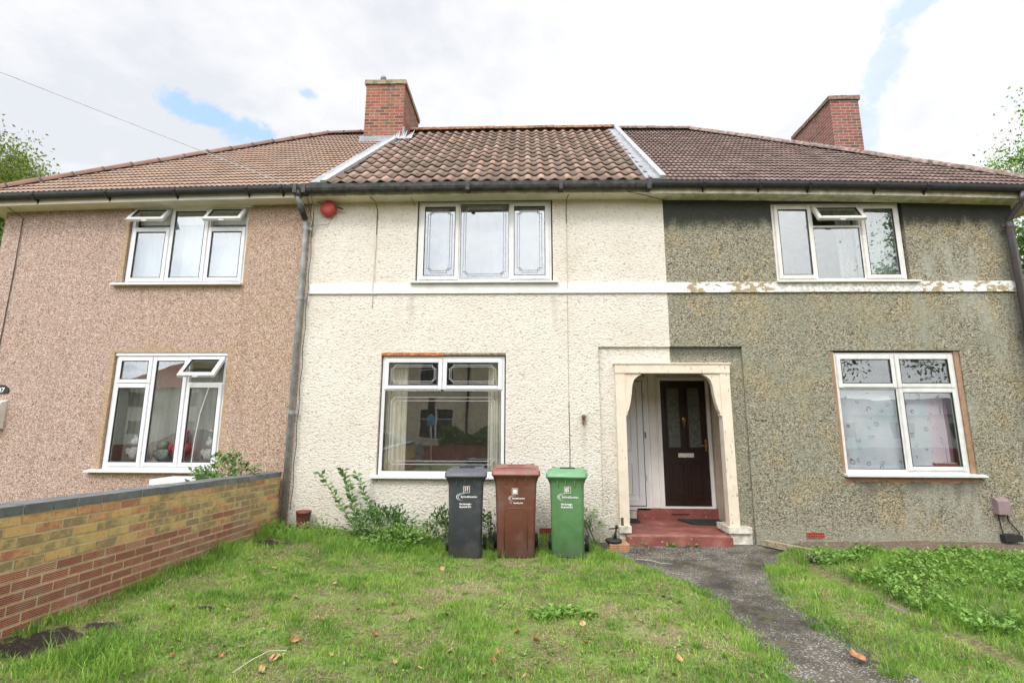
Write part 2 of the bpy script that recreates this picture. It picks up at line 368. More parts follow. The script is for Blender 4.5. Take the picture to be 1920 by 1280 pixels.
MT['gutter'] = simple('black_gutter_plastic', (.014, .016, .016), .55, .3, 8)
MT['gutter_iron'] = simple('mossy_black_iron', (.03, .03, .026), .6, .6, 11, .4)
MT['pipe_grey'] = simple('weathered_grey_pipe', (.30, .31, .31), .55, .22, 6, .2)
MT['pipe_dark'] = simple('grey_brown_pipe', (.065, .055, .06), .35, .1, 5)
MT['lead'] = simple('grey_lead_flashing', (.27, .285, .31), .55, .18, 7, .3)
MT['mortar'] = simple('pale_mortar', (.42, .43, .44), .9, .15, 9, .5)
MT['band'] = simple('white_painted_band', (.71, .71, .69), .7, .06, 5, .15)
MT['black'] = simple('black_rubber', (.02, .02, .02), .6)
MT['cable'] = simple('dark_cable', (.05, .045, .04), .6)
MT['cable_cream'] = simple('painted_cable', (.50, .45, .36), .7)
MT['conc'] = simple('old_concrete', (.40, .38, .32), .95, .3, 12, .6)
MT['cap_conc'] = simple('lichen_chimney_cap', (.26, .22, .14), .95, .4, 9, .6)

def S(x):   # eaves line bent gently down to both ends, shaped after barrel lens distortion
    return -.0016*(x-.3)**2 if x < .3 else -.0028*(x-.3)**2
def sag(co): return Vector((co.x, co.y, co.z + S(co.x)))

# ------------------------------------------------------------------ ground
def gh(x, y):
    x = np.asarray(x, float); y = np.asarray(y, float)
    sm = lambda t: np.clip(t, 0, 1)**2*(3-2*np.clip(t, 0, 1))
    near = sm((y+16)/6)*sm((14-np.abs(x))/4)
    h = .13*sm((-1.4-x)/2.2)*sm((x+9)/4.)*1.0
    xl = pathl(y); xr = pathr(y)
    inp = sm((x-xl+.22)/.25)*sm((xr+.22-x)/.25)
    h = h - .055*inp*sm((y+10)/2)
    h = h + .035*sm((x-3.28)/.12)*sm((y+7)/2)*sm((-.3-y)/.5)
    h = h + .012*np.sin(x*2.3+1)*np.cos(y*1.9)*(1-inp) + .008*np.sin(x*6.1)*np.sin(y*5.3+.5)*(1-inp)
    for (cx, cy, rx, ry, a) in HOLES:
        h = h - a*np.exp(-(((x-cx)/rx)**2+((y-cy)/ry)**2)*1.4)
    return h*near
PL = [(-12, 1.66), (-4, 1.72), (-2.7, 1.84), (-1.9, 1.68), (-1.3, 1.38), (-.85, 1.12), (-.3, 1.02), (0, 1.0)]
PR = [(-12, 2.45), (-4, 2.45), (-2.55, 2.42), (-2.0, 2.55), (-1.2, 2.95), (-.6, 3.25), (-.15, 3.7), (0, 3.75)]
def pathl(y): return np.interp(y, [p[0] for p in PL], [p[1] for p in PL])
def pathr(y): return np.interp(y, [p[0] for p in PR], [p[1] for p in PR])
HOLES = [(-3.36, -4.05, .20, .13, .07), (-3.27, -3.86, .15, .11, .07), (-3.12, -3.66, .11, .06, .05), (-3.28, -1.0, .24, .13, .07), (-2.62, -3.2, .06, .04, .03)]
def axis_coords(a, b, step, far):
    c = list(np.arange(a, b+1e-6, step)); s = step
    hi = [b]; 
    while hi[-1] < far: s *= 1.5; hi.append(hi[-1]+s)
    s = step; lo = [a]
    while lo[-1] > -far: s *= 1.5; lo.append(lo[-1]-s)
    return np.array(lo[::-1][:-1] + c + hi[1:])
def sheet(name, xs, ys, zf, m_, smooth=True):
    X, Y = np.meshgrid(xs, ys); Z = zf(X, Y); nx, ny = len(xs), len(ys)
    co = np.stack([X, Y, Z], -1).reshape(-1, 3)
    idx = np.arange(nx*ny).reshape(ny, nx)
    q = np.stack([idx[:-1, :-1], idx[:-1, 1:], idx[1:, 1:], idx[1:, :-1]], -1).reshape(-1, 4)
    me = bpy.data.meshes.new(name); me.from_pydata(co.tolist(), [], q.tolist()); me.update()
    return link(name, me, m_, None, smooth)

def m_ground():
    t = mat('lawn_soil'); v = t.geo(); x, y, z = t.sep(v)
    a = t.noise(v, 3.2, 5, .65); b = t.noise(v, 38, 4, .7)
    c = t.ramp(b, [(.3, (.05, .042, .02)), (.5, (.14, .125, .05)), (.7, (.30, .25, .14))])
    c = t.mix(t.sstep(a, .45, .62), c, t.ramp(b, [(.3, (.10, .14, .03)), (.7, (.21, .28, .07))]))
    bare = None
    for (cx, cy, r) in ((-.62, -2.32, .55), (1.1, -3.3, .5), (.9, -2.9, .4), (-1.0, -3.0, .25), (-.05, -1.25, .6)):
        d = t.m('SQRT', t.m('ADD', t.m('POWER', t.m('SUBTRACT', x, cx), 2.), t.m('POWER', t.m('MULTIPLY', t.m('SUBTRACT', y, cy), 1.6), 2.)))
        d = t.sstep(t.m('ADD', d, t.m('MULTIPLY', t.m('SUBTRACT', b, .5), .5)), r, r*.3); bare = d if bare is None else t.m('MAXIMUM', bare, d)
    c = t.mix(t.m('MULTIPLY', bare, .45), c, t.ramp(b, [(.3, (.20, .14, .08)), (.6, (.34, .27, .17)), (.75, (.50, .46, .38))]))
    soil = None
    for (cx, cy, rx, ry, _) in HOLES:
        d = t.m('SQRT', t.m('ADD', t.m('POWER', t.m('DIVIDE', t.m('SUBTRACT', x, cx), rx), 2.), t.m('POWER', t.m('DIVIDE', t.m('SUBTRACT', y, cy), ry), 2.)))
        d = t.sstep(t.m('ADD', d, t.m('MULTIPLY', t.m('SUBTRACT', t.noise(v, 9, 5, .7), .5), 3.0)), 1.5, 1.1); soil = d if soil is None else t.m('MAXIMUM', soil, d)
    strip = t.m('MULTIPLY', t.sstep(t.m('ADD', y, t.m('MULTIPLY', b, .3)), -.85, -.55), t.sstep(x, 3.3, 3.6))   # bare strip at the wall foot
    soil2 = t.m('MAXIMUM', soil, strip)
    c = t.mix(strip, c, t.ramp(b, [(.32, (.05, .035, .025)), (.48, (.13, .09, .06)), (.60, (.22, .16, .11)), (.72, (.42, .36, .28))]))
    c = t.mix(soil, c, t.ramp(b, [(.3, (.014, .010, .008)), (.6, (.035, .024, .018)), (.78, (.11, .08, .06))]))
    far = t.sstep(t.m('ABSOLUTE', x), 25, 60); c = t.mix(far, c, (.09, .12, .05))
    return setp(t, c, .95, t.bump(b, .9, .02))
MT['ground'] = m_ground()
gx = axis_coords(-9, 9, .1, 700); gy = axis_coords(-9, .3, .1, 700)
g = sheet('ground', gx, gy, gh, MT['ground']); g['kind'] = 'structure'

def m_asphalt():
    t = mat('worn_asphalt'); v = t.geo(); b = t.noise(v, 60, 3, .75); cr = t.sep(t.vor(v, 105, 'Color'))[0]
    a = t.noise(v, 2.2, 4, .6)
    c = t.ramp(a, [(.35, (.04, .035, .029)), (.5, (.075, .064, .05)), (.65, (.13, .112, .09))])
    c = t.mix(t.m('MULTIPLY', t.sstep(cr, .80, .88), t.m('MULTIPLY', t.sstep(a, .34, .62), .8)), c, (.44, .43, .40))
    c = t.mix(t.m('MULTIPLY', t.sstep(b, .35, .22), .8), c, (.02, .02, .018))
    c = t.mix(t.m('MULTIPLY', t.sstep(t.noise(v, 7, 4, .65), .52, .66), .6), c, (.13, .12, .055))
    return setp(t, c, .9, t.bump(t.m('ADD', b, t.m('MULTIPLY', cr, .5)), .8, .012))
MT['asphalt'] = m_asphalt()
# path: strips across, edge wobbling
bm = BM(); rows = []
ys = np.arange(-9.58, -.02, .07)
for y in ys:
    wl = -.05+.12*mnoise.noise(Vector((0, y*2.1, 0))) + .09*mnoise.noise(Vector((3, y*7, 0))); wr = .05+.12*mnoise.noise(Vector((9, y*2.1, 0))) + .09*mnoise.noise(Vector((13, y*7, 0)))
    a, b = float(pathl(y))+wl, float(pathr(y))+wr
    rows.append([bm.verts.new((x, y, float(gh(x, y))+.010+.006*mnoise.noise(Vector((x*5, y*5, 1))))) for x in np.linspace(a, b, 14)])
for A, B in zip(rows, rows[1:]):
    for i in range(13): bm.faces.new((A[i], A[i+1], B[i+1], B[i]))
struct('path', bm, MT['asphalt'], smooth=True)

# street behind the camera
bm = BM(); box(bm, -60, 60, -11.0, -9.6, -.05, .03); struct('pavement', bm, simple('paving_slab', (.30, .29, .27), .9, .1, 4))
bm = BM(); box(bm, -60, 60, -14.7, -11.0, -.12, .006); struct('road', bm, simple('road_asphalt', (.06, .06, .06), .9, .15, 5))
bm = BM(); box(bm, -60, 60, -15.6, -14.7, -.05, .03); struct('pavement', bm, simple('paving_slab_far', (.28, .27, .25), .9, .1, 4))

# ------------------------------------------------------------------ roofs
Y0, YR, Z0 = -.34, 3.2, 5.335; SL = .889; SN = math.cos(math.atan(SL)); SS = math.sin(math.atan(SL))
LEN = (YR-Y0)/SN
def slope_tiles(name, parent, m_, x0, x1, gauge, tw, prof, thick, clips, org=None, ax=None, up=None, length=LEN, seed=1, jit=.004, npt=9, under=True):
    """tiles laid on a slope: org = eave point at u=0, ax = along eave, up = up the slope"""
    R_ = random.Random(seed)
    org = Vector(org or (0, Y0, Z0)); ax = Vector(ax or (1, 0, 0)); up = Vector(up or (0, SN, SS)); nn = ax.cross(up).normalized()
    if nn.z < 0: nn = -nn
    bm = BM(); tint = bm.loops.layers.color.new('tint'); butt = bm.loops.layers.color.new('butt')
    rows = int(math.ceil(length/gauge)); hmax = max(prof(k/20) for k in range(21))
    for i in range(rows):
        s0 = i*gauge; s1 = min((i+1)*gauge + .02, length)
        rs = R_.uniform(-.02, .02)
        k = 0; u = x0
        while u < x1-1e-4:
            a, b = u, u+tw; tn = R_.random(); dzz = R_.uniform(-jit, jit); ds = R_.uniform(-jit, jit)*1.5
            lo, hi, bt = [], [], []
            for j in range(npt):
                q = j/(npt-1); uu = a+(b-a)*q; h = prof(q)
                lo.append(bm.verts.new(org + ax*uu + up*(s0+ds) + nn*(h+thick+dzz)))
                hi.append(bm.verts.new(org + ax*uu + up*s1 + nn*(h+dzz*.5)))
                bt.append(bm.verts.new(org + ax*uu + up*(s0+ds+.004) + nn*(h+dzz-.004)))
            for j in range(npt-1):
                f = bm.faces.new((lo[j], lo[j+1], hi[j+1], hi[j])); f.smooth = True
                g_ = bm.faces.new((bt[j], bt[j+1], lo[j+1], lo[j]))
                for L in f.loops:
                    jj = j if (L.vert is lo[j] or L.vert is hi[j]) else j+1
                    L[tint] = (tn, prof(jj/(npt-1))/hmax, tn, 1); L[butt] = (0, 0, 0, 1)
                for L in g_.loops: L[tint] = (tn, tn, tn, 1); L[butt] = (1, 1, 1, 1)
            u = b; k += 1
    if under:
        o0 = org - nn*.012
        vs = [bm.verts.new(o0+ax*x0), bm.verts.new(o0+ax*x1), bm.verts.new(o0+ax*x1+up*length), bm.verts.new(o0+ax*x0+up*length)]
        f = bm.faces.new(vs)
        for L in f.loops: L[tint] = (0, 0, 0, 1); L[butt] = (1, 1, 1, 1)
    for co, no in clips:
        bmesh.ops.bisect_plane(bm, geom=bm.verts[:]+bm.edges[:]+bm.faces[:], plane_co=co, plane_no=no, clear_outer=True)
    for v in bm.verts: v.co = sag(v.co); v.co -= wloc(parent)
    me = bpy.data.meshes.new(name); bm.to_mesh(me); bm.free()
    return link(name, me, m_, parent)
def prof_pan(q):    # clay pantile: wide trough, raised roll
    return .042*(math.cos(2*PI*(q-.18))*.5+.5)**1.25
def prof_two(q):    # two small waves per tile
    return .017*(math.cos(4*PI*q+.8)*.5+.5)
def caps(name, parent, m_, A, B, r=.11, L=.38, warp=sag, joint=True, lift=.03, seed=3):
    """half-round ridge or hip tiles from A to B, with raised joints"""
    R_ = random.Random(seed)
    A = Vector(A); B = Vector(B); d = B-A; n = max(1, int(round(d.length/L))); d.normalize(); side = d.cross(Vector((0, 0, 1))).normalized(); up = side.cross(d).normalized()
    bm = BM(); st = (B-A).length/n
    for i in range(n):
        p0 = A + d*(i*st); p1 = A + d*((i+1)*st+.03); j = R_.uniform(-.006, .006)
        rings = []
        for p, rr in ((p0, r*.96), (p1, r*1.04)):
            rings.append([bm.verts.new(warp(p + up*(lift+j-.05) + (side*math.cos(a)*rr + up*math.sin(a)*rr))) for a in np.linspace(0, PI, 11)])
        for k in range(10):
            f = bm.faces.new((rings[0][k], rings[0][k+1], rings[1][k+1], rings[1][k])); f.smooth = True
        for rg in rings: bm.faces.new(rg)
        if joint:
            rings = []
            for p in (p1-d*.022, p1+d*.004):
                rings.append([bm.verts.new(warp(p + up*(lift+j-.05) + (side*math.cos(a) + up*math.sin(a))*r*1.075)) for a in np.linspace(-.1, PI+.1, 11)])
            for k in range(10):
                f = bm.faces.new((rings[0][k], rings[0][k+1], rings[1][k+1], rings[1][k])); f.material_index = 1
            for rg in rings: f = bm.faces.new(rg); f.material_index = 1
    off = wloc(parent)
    for v in bm.verts: v.co -= off
    me = bpy.data.meshes.new(name); bm.to_mesh(me); bm.free()
    return link(name, me, [m_, MT['joint']], parent)

# ------------------------------------------------------------------ wall with openings
def wall(name, parent, m_, x0, x1, z0, z1, ops, y=0., depth=.13, back=None, ends=(True, True)):
    bm = BM()
    xs = sorted(set([x0, x1] + [v for o in ops for v in o[:2]])); zs = sorted(set([z0, z1] + [v for o in ops for v in o[2:4]]))
    xs = [v for v in xs if x0-1e-6 <= v <= x1+1e-6]; zs = [v for v in zs if z0-1e-6 <= v <= z1+1e-6]
    for a, b in zip(xs, xs[1:]):
        for c, d in zip(zs, zs[1:]):
            mx, mz = (a+b)/2, (c+d)/2
            if any(o[0] < mx < o[1] and o[2] < mz < o[3] for o in ops): continue
            bm.faces.new([bm.verts.new(p) for p in ((a, y, c), (b, y, c), (b, y, d), (a, y, d))])
    for o in ops:
        a, b, c, d = o[:4]; dp = o[4] if len(o) > 4 else depth
        def q(*ps): bm.faces.new([bm.verts.new(p) for p in ps])
        if a > x0+1e-6: q((a, y, c), (a, y+dp, c), (a, y+dp, d), (a, y, d))
        if b < x1-1e-6: q((b, y, c), (b, y+dp, c), (b, y+dp, d), (b, y, d))
        if c > z0+1e-6: q((a, y, c), (b, y, c), (b, y+dp, c), (a, y+dp, c))
        if d < z1-1e-6: q((a, y, d), (b, y, d), (b, y+dp, d), (a, y+dp, d))
    bmesh.ops.remove_doubles(bm, verts=bm.verts, dist=1e-5)
    o = obj(name, bm, m_, parent)
    if back is not None:
        bm = BM()
        def q(*ps): bm.faces.new([bm.verts.new(p) for p in ps])
        if ends[0]: q((x0, y, z0), (x0, back, z0), (x0, back, z1), (x0, y, z1))
        if ends[1]: q((x1, y, z0), (x1, back, z0), (x1, back, z1), (x1, y, z1))
        q((x0, back, z0), (x1, back, z0), (x1, back, z1), (x0, back, z1))
        bmesh.ops.remove_doubles(bm, verts=bm.verts, dist=1e-5); obj('rear_wall', bm, m_, parent)
    return o

# ------------------------------------------------------------------ windows
FY0, FY1 = .045, .105     # outer frame front and back
def window(parent, x0, x1, z0, z1, cells, mt, sill=True, sill_ext=(.11, .08), t=.05, curt=None, room=True, mull=.035, head=True):
    """cells: list of (u0,u1,v0,v1,kind,leading) in frame fractions (v from the bottom); kind fixed / sash / open"""
    W = bpy.data.objects.new('window', None); COL.objects.link(W); W.parent = parent
    W.location = Vector(((x0+x1)/2, FY0, z0)) - wloc(parent); W.empty_display_size = .1
    bm = BM(); frame_bars(bm, x0, x1, z0, z1, t, FY0, FY1)
    ix0, ix1, iz0, iz1 = x0+t, x1-t, z0+t, z1-t
    done = set()
    X = lambda u: x0+(x1-x0)*u; Z = lambda v: z0+(z1-z0)*v
    for c in cells:
        u0, u1, v0, v1 = c[:4]
        za, zb = max(Z(v0), iz0), min(Z(v1), iz1)
        if v0 > 0 and (u0, u1, v0) not in done: # transom
            done.add((u0, u1, v0)); box(bm, max(X(u0), ix0)+(mull/2 if u0 > 0 else 0), min(X(u1), ix1)-(mull/2 if u1 < 1 else 0), FY0+.001, FY1-.001, Z(v0)-mull/2, Z(v0)+mull/2)
    for u in sorted(set(c[0] for c in cells if c[0] > 0)):
        vs_ = [c for c in cells if abs(c[0]-u) < 1e-6]; lo = min(c[2] for c in vs_); hi = max(c[3] for c in vs_)
        box(bm, X(u)-mull/2, X(u)+mull/2, FY0+.002, FY1-.002, max(Z(lo), iz0), min(Z(hi), iz1))
    obj('frame', bm, mt, W, bevel=.004)
    for c in cells:
        u0, u1, v0, v1, kind = c[:5]; lead = c[5] if len(c) > 5 else None
        a = ix0 if u0 <= 0 else X(u0)+mull/2; b = ix1 if u1 >= 1 else X(u1)-mull/2
        e = iz0 if v0 <= 0 else Z(v0)+mull/2; f = iz1 if v1 >= 1 else Z(v1)-mull/2
        Mx = None; st = .0
        if kind != 'fixed':
            st = .052; ang = 0
            if kind == 'open':
                ang = math.radians(c[6] if len(c) > 6 else 38); hz = f+.004
                Mx = Matrix.Translation((0, FY0-.012, hz)) @ Matrix.Rotation(-ang, 4, 'X') @ Matrix.Translation((0, -(FY0-.012), -hz))
            bm = BM(); frame_bars(bm, a-.012, b+.012, e-.012, f+.012, st+.012, FY0-.022, FY0+.03, tb=st+.012)
            bmesh.ops.bevel(bm, geom=[q for q in bm.edges if q.calc_length() > .1], offset=.006, segments=2, affect='EDGES')
            # dark rubber line round the glass
            s_ = BM(); frame_bars(s_, a+st-.003, b-st+.003, e+st-.003, f-st+.003, .009, FY0-.023+.002, FY0+.0)
            if Mx is not None:
                for q in (bm, s_):
                    for v in q.verts: v.co = Mx @ v.co
            obj('sash', bm, mt, W); obj('seal', s_, MT['seal'], W)
            if kind == 'open':
                bm = BM()  # stay arm and handle under the vent
                hb = Mx @ Vector(((a+b)/2, FY0-.01, e)); box(bm, hb.x-.04, hb.x+.04, hb.y-.005, hb.y+.03, hb.z-.03, hb.z-.008)
                obj('handle', bm, mt, W)
        else:
            s_ = BM(); frame_bars(s_, a-.002, b+.002, e-.002, f+.002, .009, FY0+.006, FY0+.03)
            obj('seal', s_, MT['seal'], W)
        py = FY0+.014 if kind == 'fixed' else FY0-.004
        bm = BM(); ga, gb, ge, gf = a+st, b-st, e+st, f-st
        box(bm, ga, gb, py, py+.004, ge, gf)
        if Mx is not None:
            for v in bm.verts: v.co = Mx @ v.co
        obj('pane', bm, MT['glass'], W)
        if lead:
            bm = BM(); m2 = MT[lead[0]]; d1, d2, k, th = lead[1:5]
            for d, kk in ((d1, k), (d2, k*.55)):
                xa, xb, zz0, zz1 = ga+d, gb-d, ge+d, gf-d; y_a, y_b = py-.004, py-.0006
                box(bm, xa+kk, xb-kk, y_a, y_b, zz0-th/2, zz0+th/2); box(bm, xa+kk, xb-kk, y_a, y_b, zz1-th/2, zz1+th/2)
                box(bm, xa-th/2, xa+th/2, y_a, y_b, zz0+kk, zz1-kk); box(bm, xb-th/2, xb+th/2, y_a, y_b, zz0+kk, zz1-kk)
                for sx, px in ((1, xa), (-1, xb)):      # stepped corners
                    for sz, pz in ((1, zz0), (-1, zz1)):
                        p0 = Vector((px, (y_a+y_b)/2, pz+sz*kk)); p1 = Vector((px+sx*kk*.5, (y_a+y_b)/2, pz+sz*kk)); p2 = Vector((px+sx*kk*.5, (y_a+y_b)/2, pz+sz*kk*.5)); p3 = Vector((px+sx*kk, (y_a+y_b)/2, pz+sz*kk*.5)); p4 = Vector((px+sx*kk, (y_a+y_b)/2, pz))
                        for q0, q1 in ((p0, p1), (p1, p2), (p2, p3), (p3, p4)):
                            box(bm, min(q0.x, q1.x)-th/2, max(q0.x, q1.x)+th/2, y_a+.0002, y_b-.0002, min(q0.z, q1.z)-th/2, max(q0.z, q1.z)+th/2)
            obj('leading', bm, m2, W)
    if sill:
        bm = BM(); prism(bm, [(-.085, z0-.045), (-.085, z0-.018), (FY0+.01, z0-.001), (FY0+.01, z0-.045)], x0-sill_ext[0], x1+sill_ext[1], 'x')
        obj('sill', bm, mt, W, bevel=.004)
    if room:
        bm = BM(); a, b, c, d = x0-.02, x1+.02, z0-.04, z1+.02
        box(bm, a-.5, b+.5, FY1+.06, 2.2, c-.35, d+.12)
        bm.faces.ensure_lookup_table()
        for f in [f for f in bm.faces if all(abs(v.co.y-(FY1+.06)) < 1e-5 for v in f.verts)]: bm.faces.remove(f)
        def q(*ps): bm.faces.new([bm.verts.new(p) for p in ps])
        y = FY1+.06; A0, B0, C0, D0 = a-.5, b+.5, c-.35, d+.12
        q((A0, y, C0), (a, y, C0), (a, y, D0), (A0, y, D0)); q((b, y, C0), (B0, y, C0), (B0, y, D0), (b, y, D0))
        q((a, y, C0), (b, y, C0), (b, y, c), (a, y, c)); q((a, y, d), (b, y, d), (b, y, D0), (a, y, D0))
        q((a, FY1-.01, c), (b, FY1-.01, c), (b, y, c), (a, y, c)); q((a, FY1-.01, d), (b, FY1-.01, d), (b, y, d), (a, y, d))
        q((a, FY1-.01, c), (a, y, c), (a, y, d), (a, FY1-.01, d)); q((b, FY1-.01, c), (b, y, c), (b, y, d), (b, FY1-.01, d))
        obj('room_interior', bm, MT['room'], W)
    return W
def drape(name, label, cat, x0, x1, z0, z1, y, m_, folds=9, amp=.018, group=None, seed=0, n=80, tilt=0.):
    R_ = random.Random(seed); ph = [R_.uniform(0, 6) for _ in range(4)]
    bm = BM(); rows = []
    for j in range(9):
        q = j/8; rw = []
        for i in range(n+1):
            u = i/n; x = x0+(x1-x0)*u
            k = amp*(math.sin(2*PI*folds*u+ph[0]+q*.6)+.5*math.sin(2*PI*folds*1.7*u+ph[1])) * (.6+.4*q)
            rw.append(bm.verts.new((x, y+k+.0, z1-(z1-z0)*q+tilt*u)))
        rows.append(rw)
    for A, B in zip(rows, rows[1:]):
        for i in range(n): bm.faces.new((A[i], A[i+1], B[i+1], B[i]))
    off = Vector(((x0+x1)/2, y, z0))
    for v in bm.verts: v.co -= off
    me = bpy.data.meshes.new(name); bm.to_mesh(me); bm.free()
    o = link(name, me, m_, None, True); o.location = off; return tag(o, label, cat, group)

def downpipe(parent, pts, r, m_, mc, brackets, shoe=True):
    bm = BM(); tube(bm, pts, r, 14); o = obj('downpipe', bm, m_, parent, smooth=True)
    return o

# ================================================================== LEFT HOUSE (pink pebbledash)
XL, XA, XB, XR = -8.635, -3.50, 2.20, 7.63
HL = thing('terraced_house', 'end terrace house with pinkish brown pebbledash and tan tiled hipped roof', 'house', (-6.07, 3, 0))
wA = (-6.50, -4.545, 3.83, 5.165); wD = (-6.44, -4.66, .93, 2.675)
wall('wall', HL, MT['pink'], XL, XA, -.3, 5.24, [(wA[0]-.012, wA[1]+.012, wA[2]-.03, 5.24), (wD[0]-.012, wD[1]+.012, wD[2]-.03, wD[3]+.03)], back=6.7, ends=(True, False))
V1 = .71
W1 = window(HL, *wA, [(0, .335, 0, V1, 'sash'), (0, .335, V1, 1, 'open', None, 36), (.335, .662, 0, 1, 'sash'), (.662, 1, 0, V1, 'sash'), (.662, 1, V1, 1, 'open', None, 36)], MT['upvc'], sill_ext=(.13, .03))
V2 = .74
W2 = window(HL, *wD, [(0, .335, 0, V2, 'sash'), (0, .335, V2, 1, 'sash'), (.335, .657, 0, 1, 'sash'), (.657, 1, 0, V2, 'sash'), (.657, 1, V2, 1, 'open', None, 40)], MT['upvc'], sill_ext=(.17, .05))
bm = BM(); box(bm, wA[0]-.01, wA[1]+.06, -.012, .044, 5.115, 5.24); obj('trim', bm, MT['fascia'], HL)
# white head trim strip on the lower window
bm = BM(); box(bm, wD[0]+.0, wD[1]+.0, .015, .043, wD[3]-.02, wD[3]+.03); obj('trim', bm, MT['upvc'], HL)
hipL_t = Vector((-4.75, YR, Z0+SL*(YR-Y0))); hipL_b = Vector((XL-.34, Y0, Z0))
dL = (hipL_t-hipL_b); nrm = Vector((dL.y, -dL.x, 0))      # vertical plane through the hip
nrm = nrm if nrm.x < 0 else -nrm
slope_tiles('roof', HL, MT['tile_left'], XL-.4, -3.10, .2, .17, prof_two, .022, [(hipL_b, nrm), (Vector((-3.2, Y0, 0)), Vector((1, -.06, 0)))], seed=5, jit=.0015)
def side_roof(parent, m_, t_pt, b_pt, sgn, x_eave):
    # hip side and back slope as tiled sheets
    L = (abs(t_pt.x-b_pt.x)); zt = t_pt.z; up = Vector((t_pt.x-b_pt.x, 0, zt-b_pt.z)); ln = up.length; up.normalize()
    yb = 2*YR-Y0
    n1 = Vector((dirn := (t_pt-b_pt)).y, 0) if False else None
    dv = t_pt-b_pt; pn = Vector((dv.y, -dv.x, 0)); pn = pn if pn.y < 0 else -pn
    b2 = Vector((b_pt.x, yb, b_pt.z)); dv2 = t_pt-b2; pn2 = Vector((dv2.y, -dv2.x, 0)); pn2 = pn2 if pn2.y > 0 else -pn2
    slope_tiles('side_roof', parent, m_, Y0, yb, .2, .17*2, prof_two, .012, [(b_pt, pn), (b2, pn2)], org=(b_pt.x, 0, b_pt.z), ax=(0, 1, 0), up=up, length=ln, seed=9, npt=7)
side_roof(HL, MT['tile_left'], hipL_t, hipL_b, -1, XL-.34)
def back_roof(parent, m_, xa, xb, ta, tb):
    yb = 2*YR-Y0; zt = Z0+SL*(YR-Y0)
    bm = BM(); vs = [bm.verts.new(p) for p in ((xa, yb, Z0), (xb, yb, Z0), (tb, YR, zt), (ta, YR, zt))]; bm.faces.new(vs)
    bmesh.ops.subdivide_edges(bm, edges=bm.edges[:], cuts=6, use_grid_fill=True)
    obj('back_roof', bm, m_, parent, warp=sag)
back_roof(HL, MT['cap_left'], XL-.34, -3.3, -4.75, -3.3)
caps('hip_tiles', HL, MT['cap_left'], hipL_b+Vector((.02, .02, .03)), hipL_t+Vector((0, 0, .03)), r=.10, L=.46)
caps('ridge_tiles', HL, MT['cap_left'], hipL_t+Vector((0, 0, .03)), (-3.55, YR, hipL_t.z+.03), r=.10, L=.42)

# ================================================================== MIDDLE HOUSE (cream)
HM = thing('terraced_house', 'middle terrace house with cream roughcast wall and orange brown pantile roof', 'house', (-.65, 3, 0))
wB = (-1.737, .412, 3.84, 5.205); wE = (-2.21, -.325, .87, 2.648)
recX0, recX1, recZ = 1.11, 3.28, 2.79
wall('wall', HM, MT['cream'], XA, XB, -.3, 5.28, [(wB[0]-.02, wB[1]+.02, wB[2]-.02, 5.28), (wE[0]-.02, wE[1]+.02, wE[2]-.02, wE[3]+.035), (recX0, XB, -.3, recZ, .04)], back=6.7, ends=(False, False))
LB = ('lead_came', .05, .085, .07, .010); LE = ('came_light', .035, .06, .055, .005); LE2 = ('came_light', .10, .15, .05, .006)
W3 = window(HM, *wB, [(0, .31, 0, 1, 'sash', LB), (.31, .69, 0, 1, 'fixed', LB), (.69, 1, 0, 1, 'sash', LB)], MT['upvc_old'], sill_ext=(.08, .09))
W4 = window(HM, *wE, [(0, .494, .71, 1, 'sash', LE), (.494, 1, .71, 1, 'sash', LE), (0, 1, 0, .71, 'fixed', LE2)], MT['upvc'], sill_ext=(.09, .05))
bm = BM(); box(bm, wE[0]-.02, wE[0]+.95, -.004, .05, wE[3]+.005, wE[3]+.05); obj('lintel_edge', bm, simple('exposed_orange_brick_edge', (.45, .16, .06), .9, .4, 20, .5), HM)
bm = BM(); box(bm, wE[0]+.95, wE[1]+.02, -.002, .05, wE[3]+.012, wE[3]+.045); obj('lintel_edge', bm, simple('weathered_lintel_edge', (.24, .19, .12), .9, .4, 20, .5), HM)
# string course
def band(parent, x0, x1, m_, skip=()):
    bm = BM(); box(bm, x0, x1, -.03, .001, 3.635, 3.80)
    obj('band', bm, m_, parent, bevel=.006)
band(HM, XA+.06, XB+.0, MT['band'])
# middle roof
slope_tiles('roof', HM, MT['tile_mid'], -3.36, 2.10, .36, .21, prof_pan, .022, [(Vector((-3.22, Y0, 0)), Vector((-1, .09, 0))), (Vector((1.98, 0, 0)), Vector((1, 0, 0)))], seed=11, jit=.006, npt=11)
back_roof(HM, MT['cap_mid'], -3.3, 2.1, -3.3, 2.1)
zr = Z0+SL*(YR-Y0)
caps('ridge_tiles', HM, MT['cap_mid'], (-3.1, YR, zr+.05), (2.05, YR, zr+.05), r=.11, L=.45, joint=False)
# verge strips (mortar and lead) between the three roofs
def strip(name, parent, m_, pts, h0, h1):
    """pts: (x_left,x_right) at eave, at ridge; raised slab following the slope"""
    (a0, b0), (a1, b1) = pts; bm = BM(); nn = Vector((0, -SS, SN)); prev = None
    for i in range(9):
        q = i/8; o = Vector((0, Y0-.01+(YR-Y0)*q, Z0+SL*(YR-Y0)*q-.01)); a = a0+(a1-a0)*q; b = b0+(b1-b0)*q
        ring = [bm.verts.new(sag(o+Vector((a, 0, 0))+nn*h)) for h in (h0, h1)] + [bm.verts.new(sag(o+Vector((b, 0, 0))+nn*h)) for h in (h1, h0)]
        if prev:
            for k in range(4): bm.faces.new((prev[k], prev[(k+1) % 4], ring[(k+1) % 4], ring[k]))
        else: bm.faces.new(ring)
        prev = ring
    bm.faces.new(prev[::-1]); return obj(name, bm, m_, parent, bevel=.008)
strip('flashing', HM, MT['lead'], ((-3.40, -3.12), (-3.04, -2.80)), .0, .055)
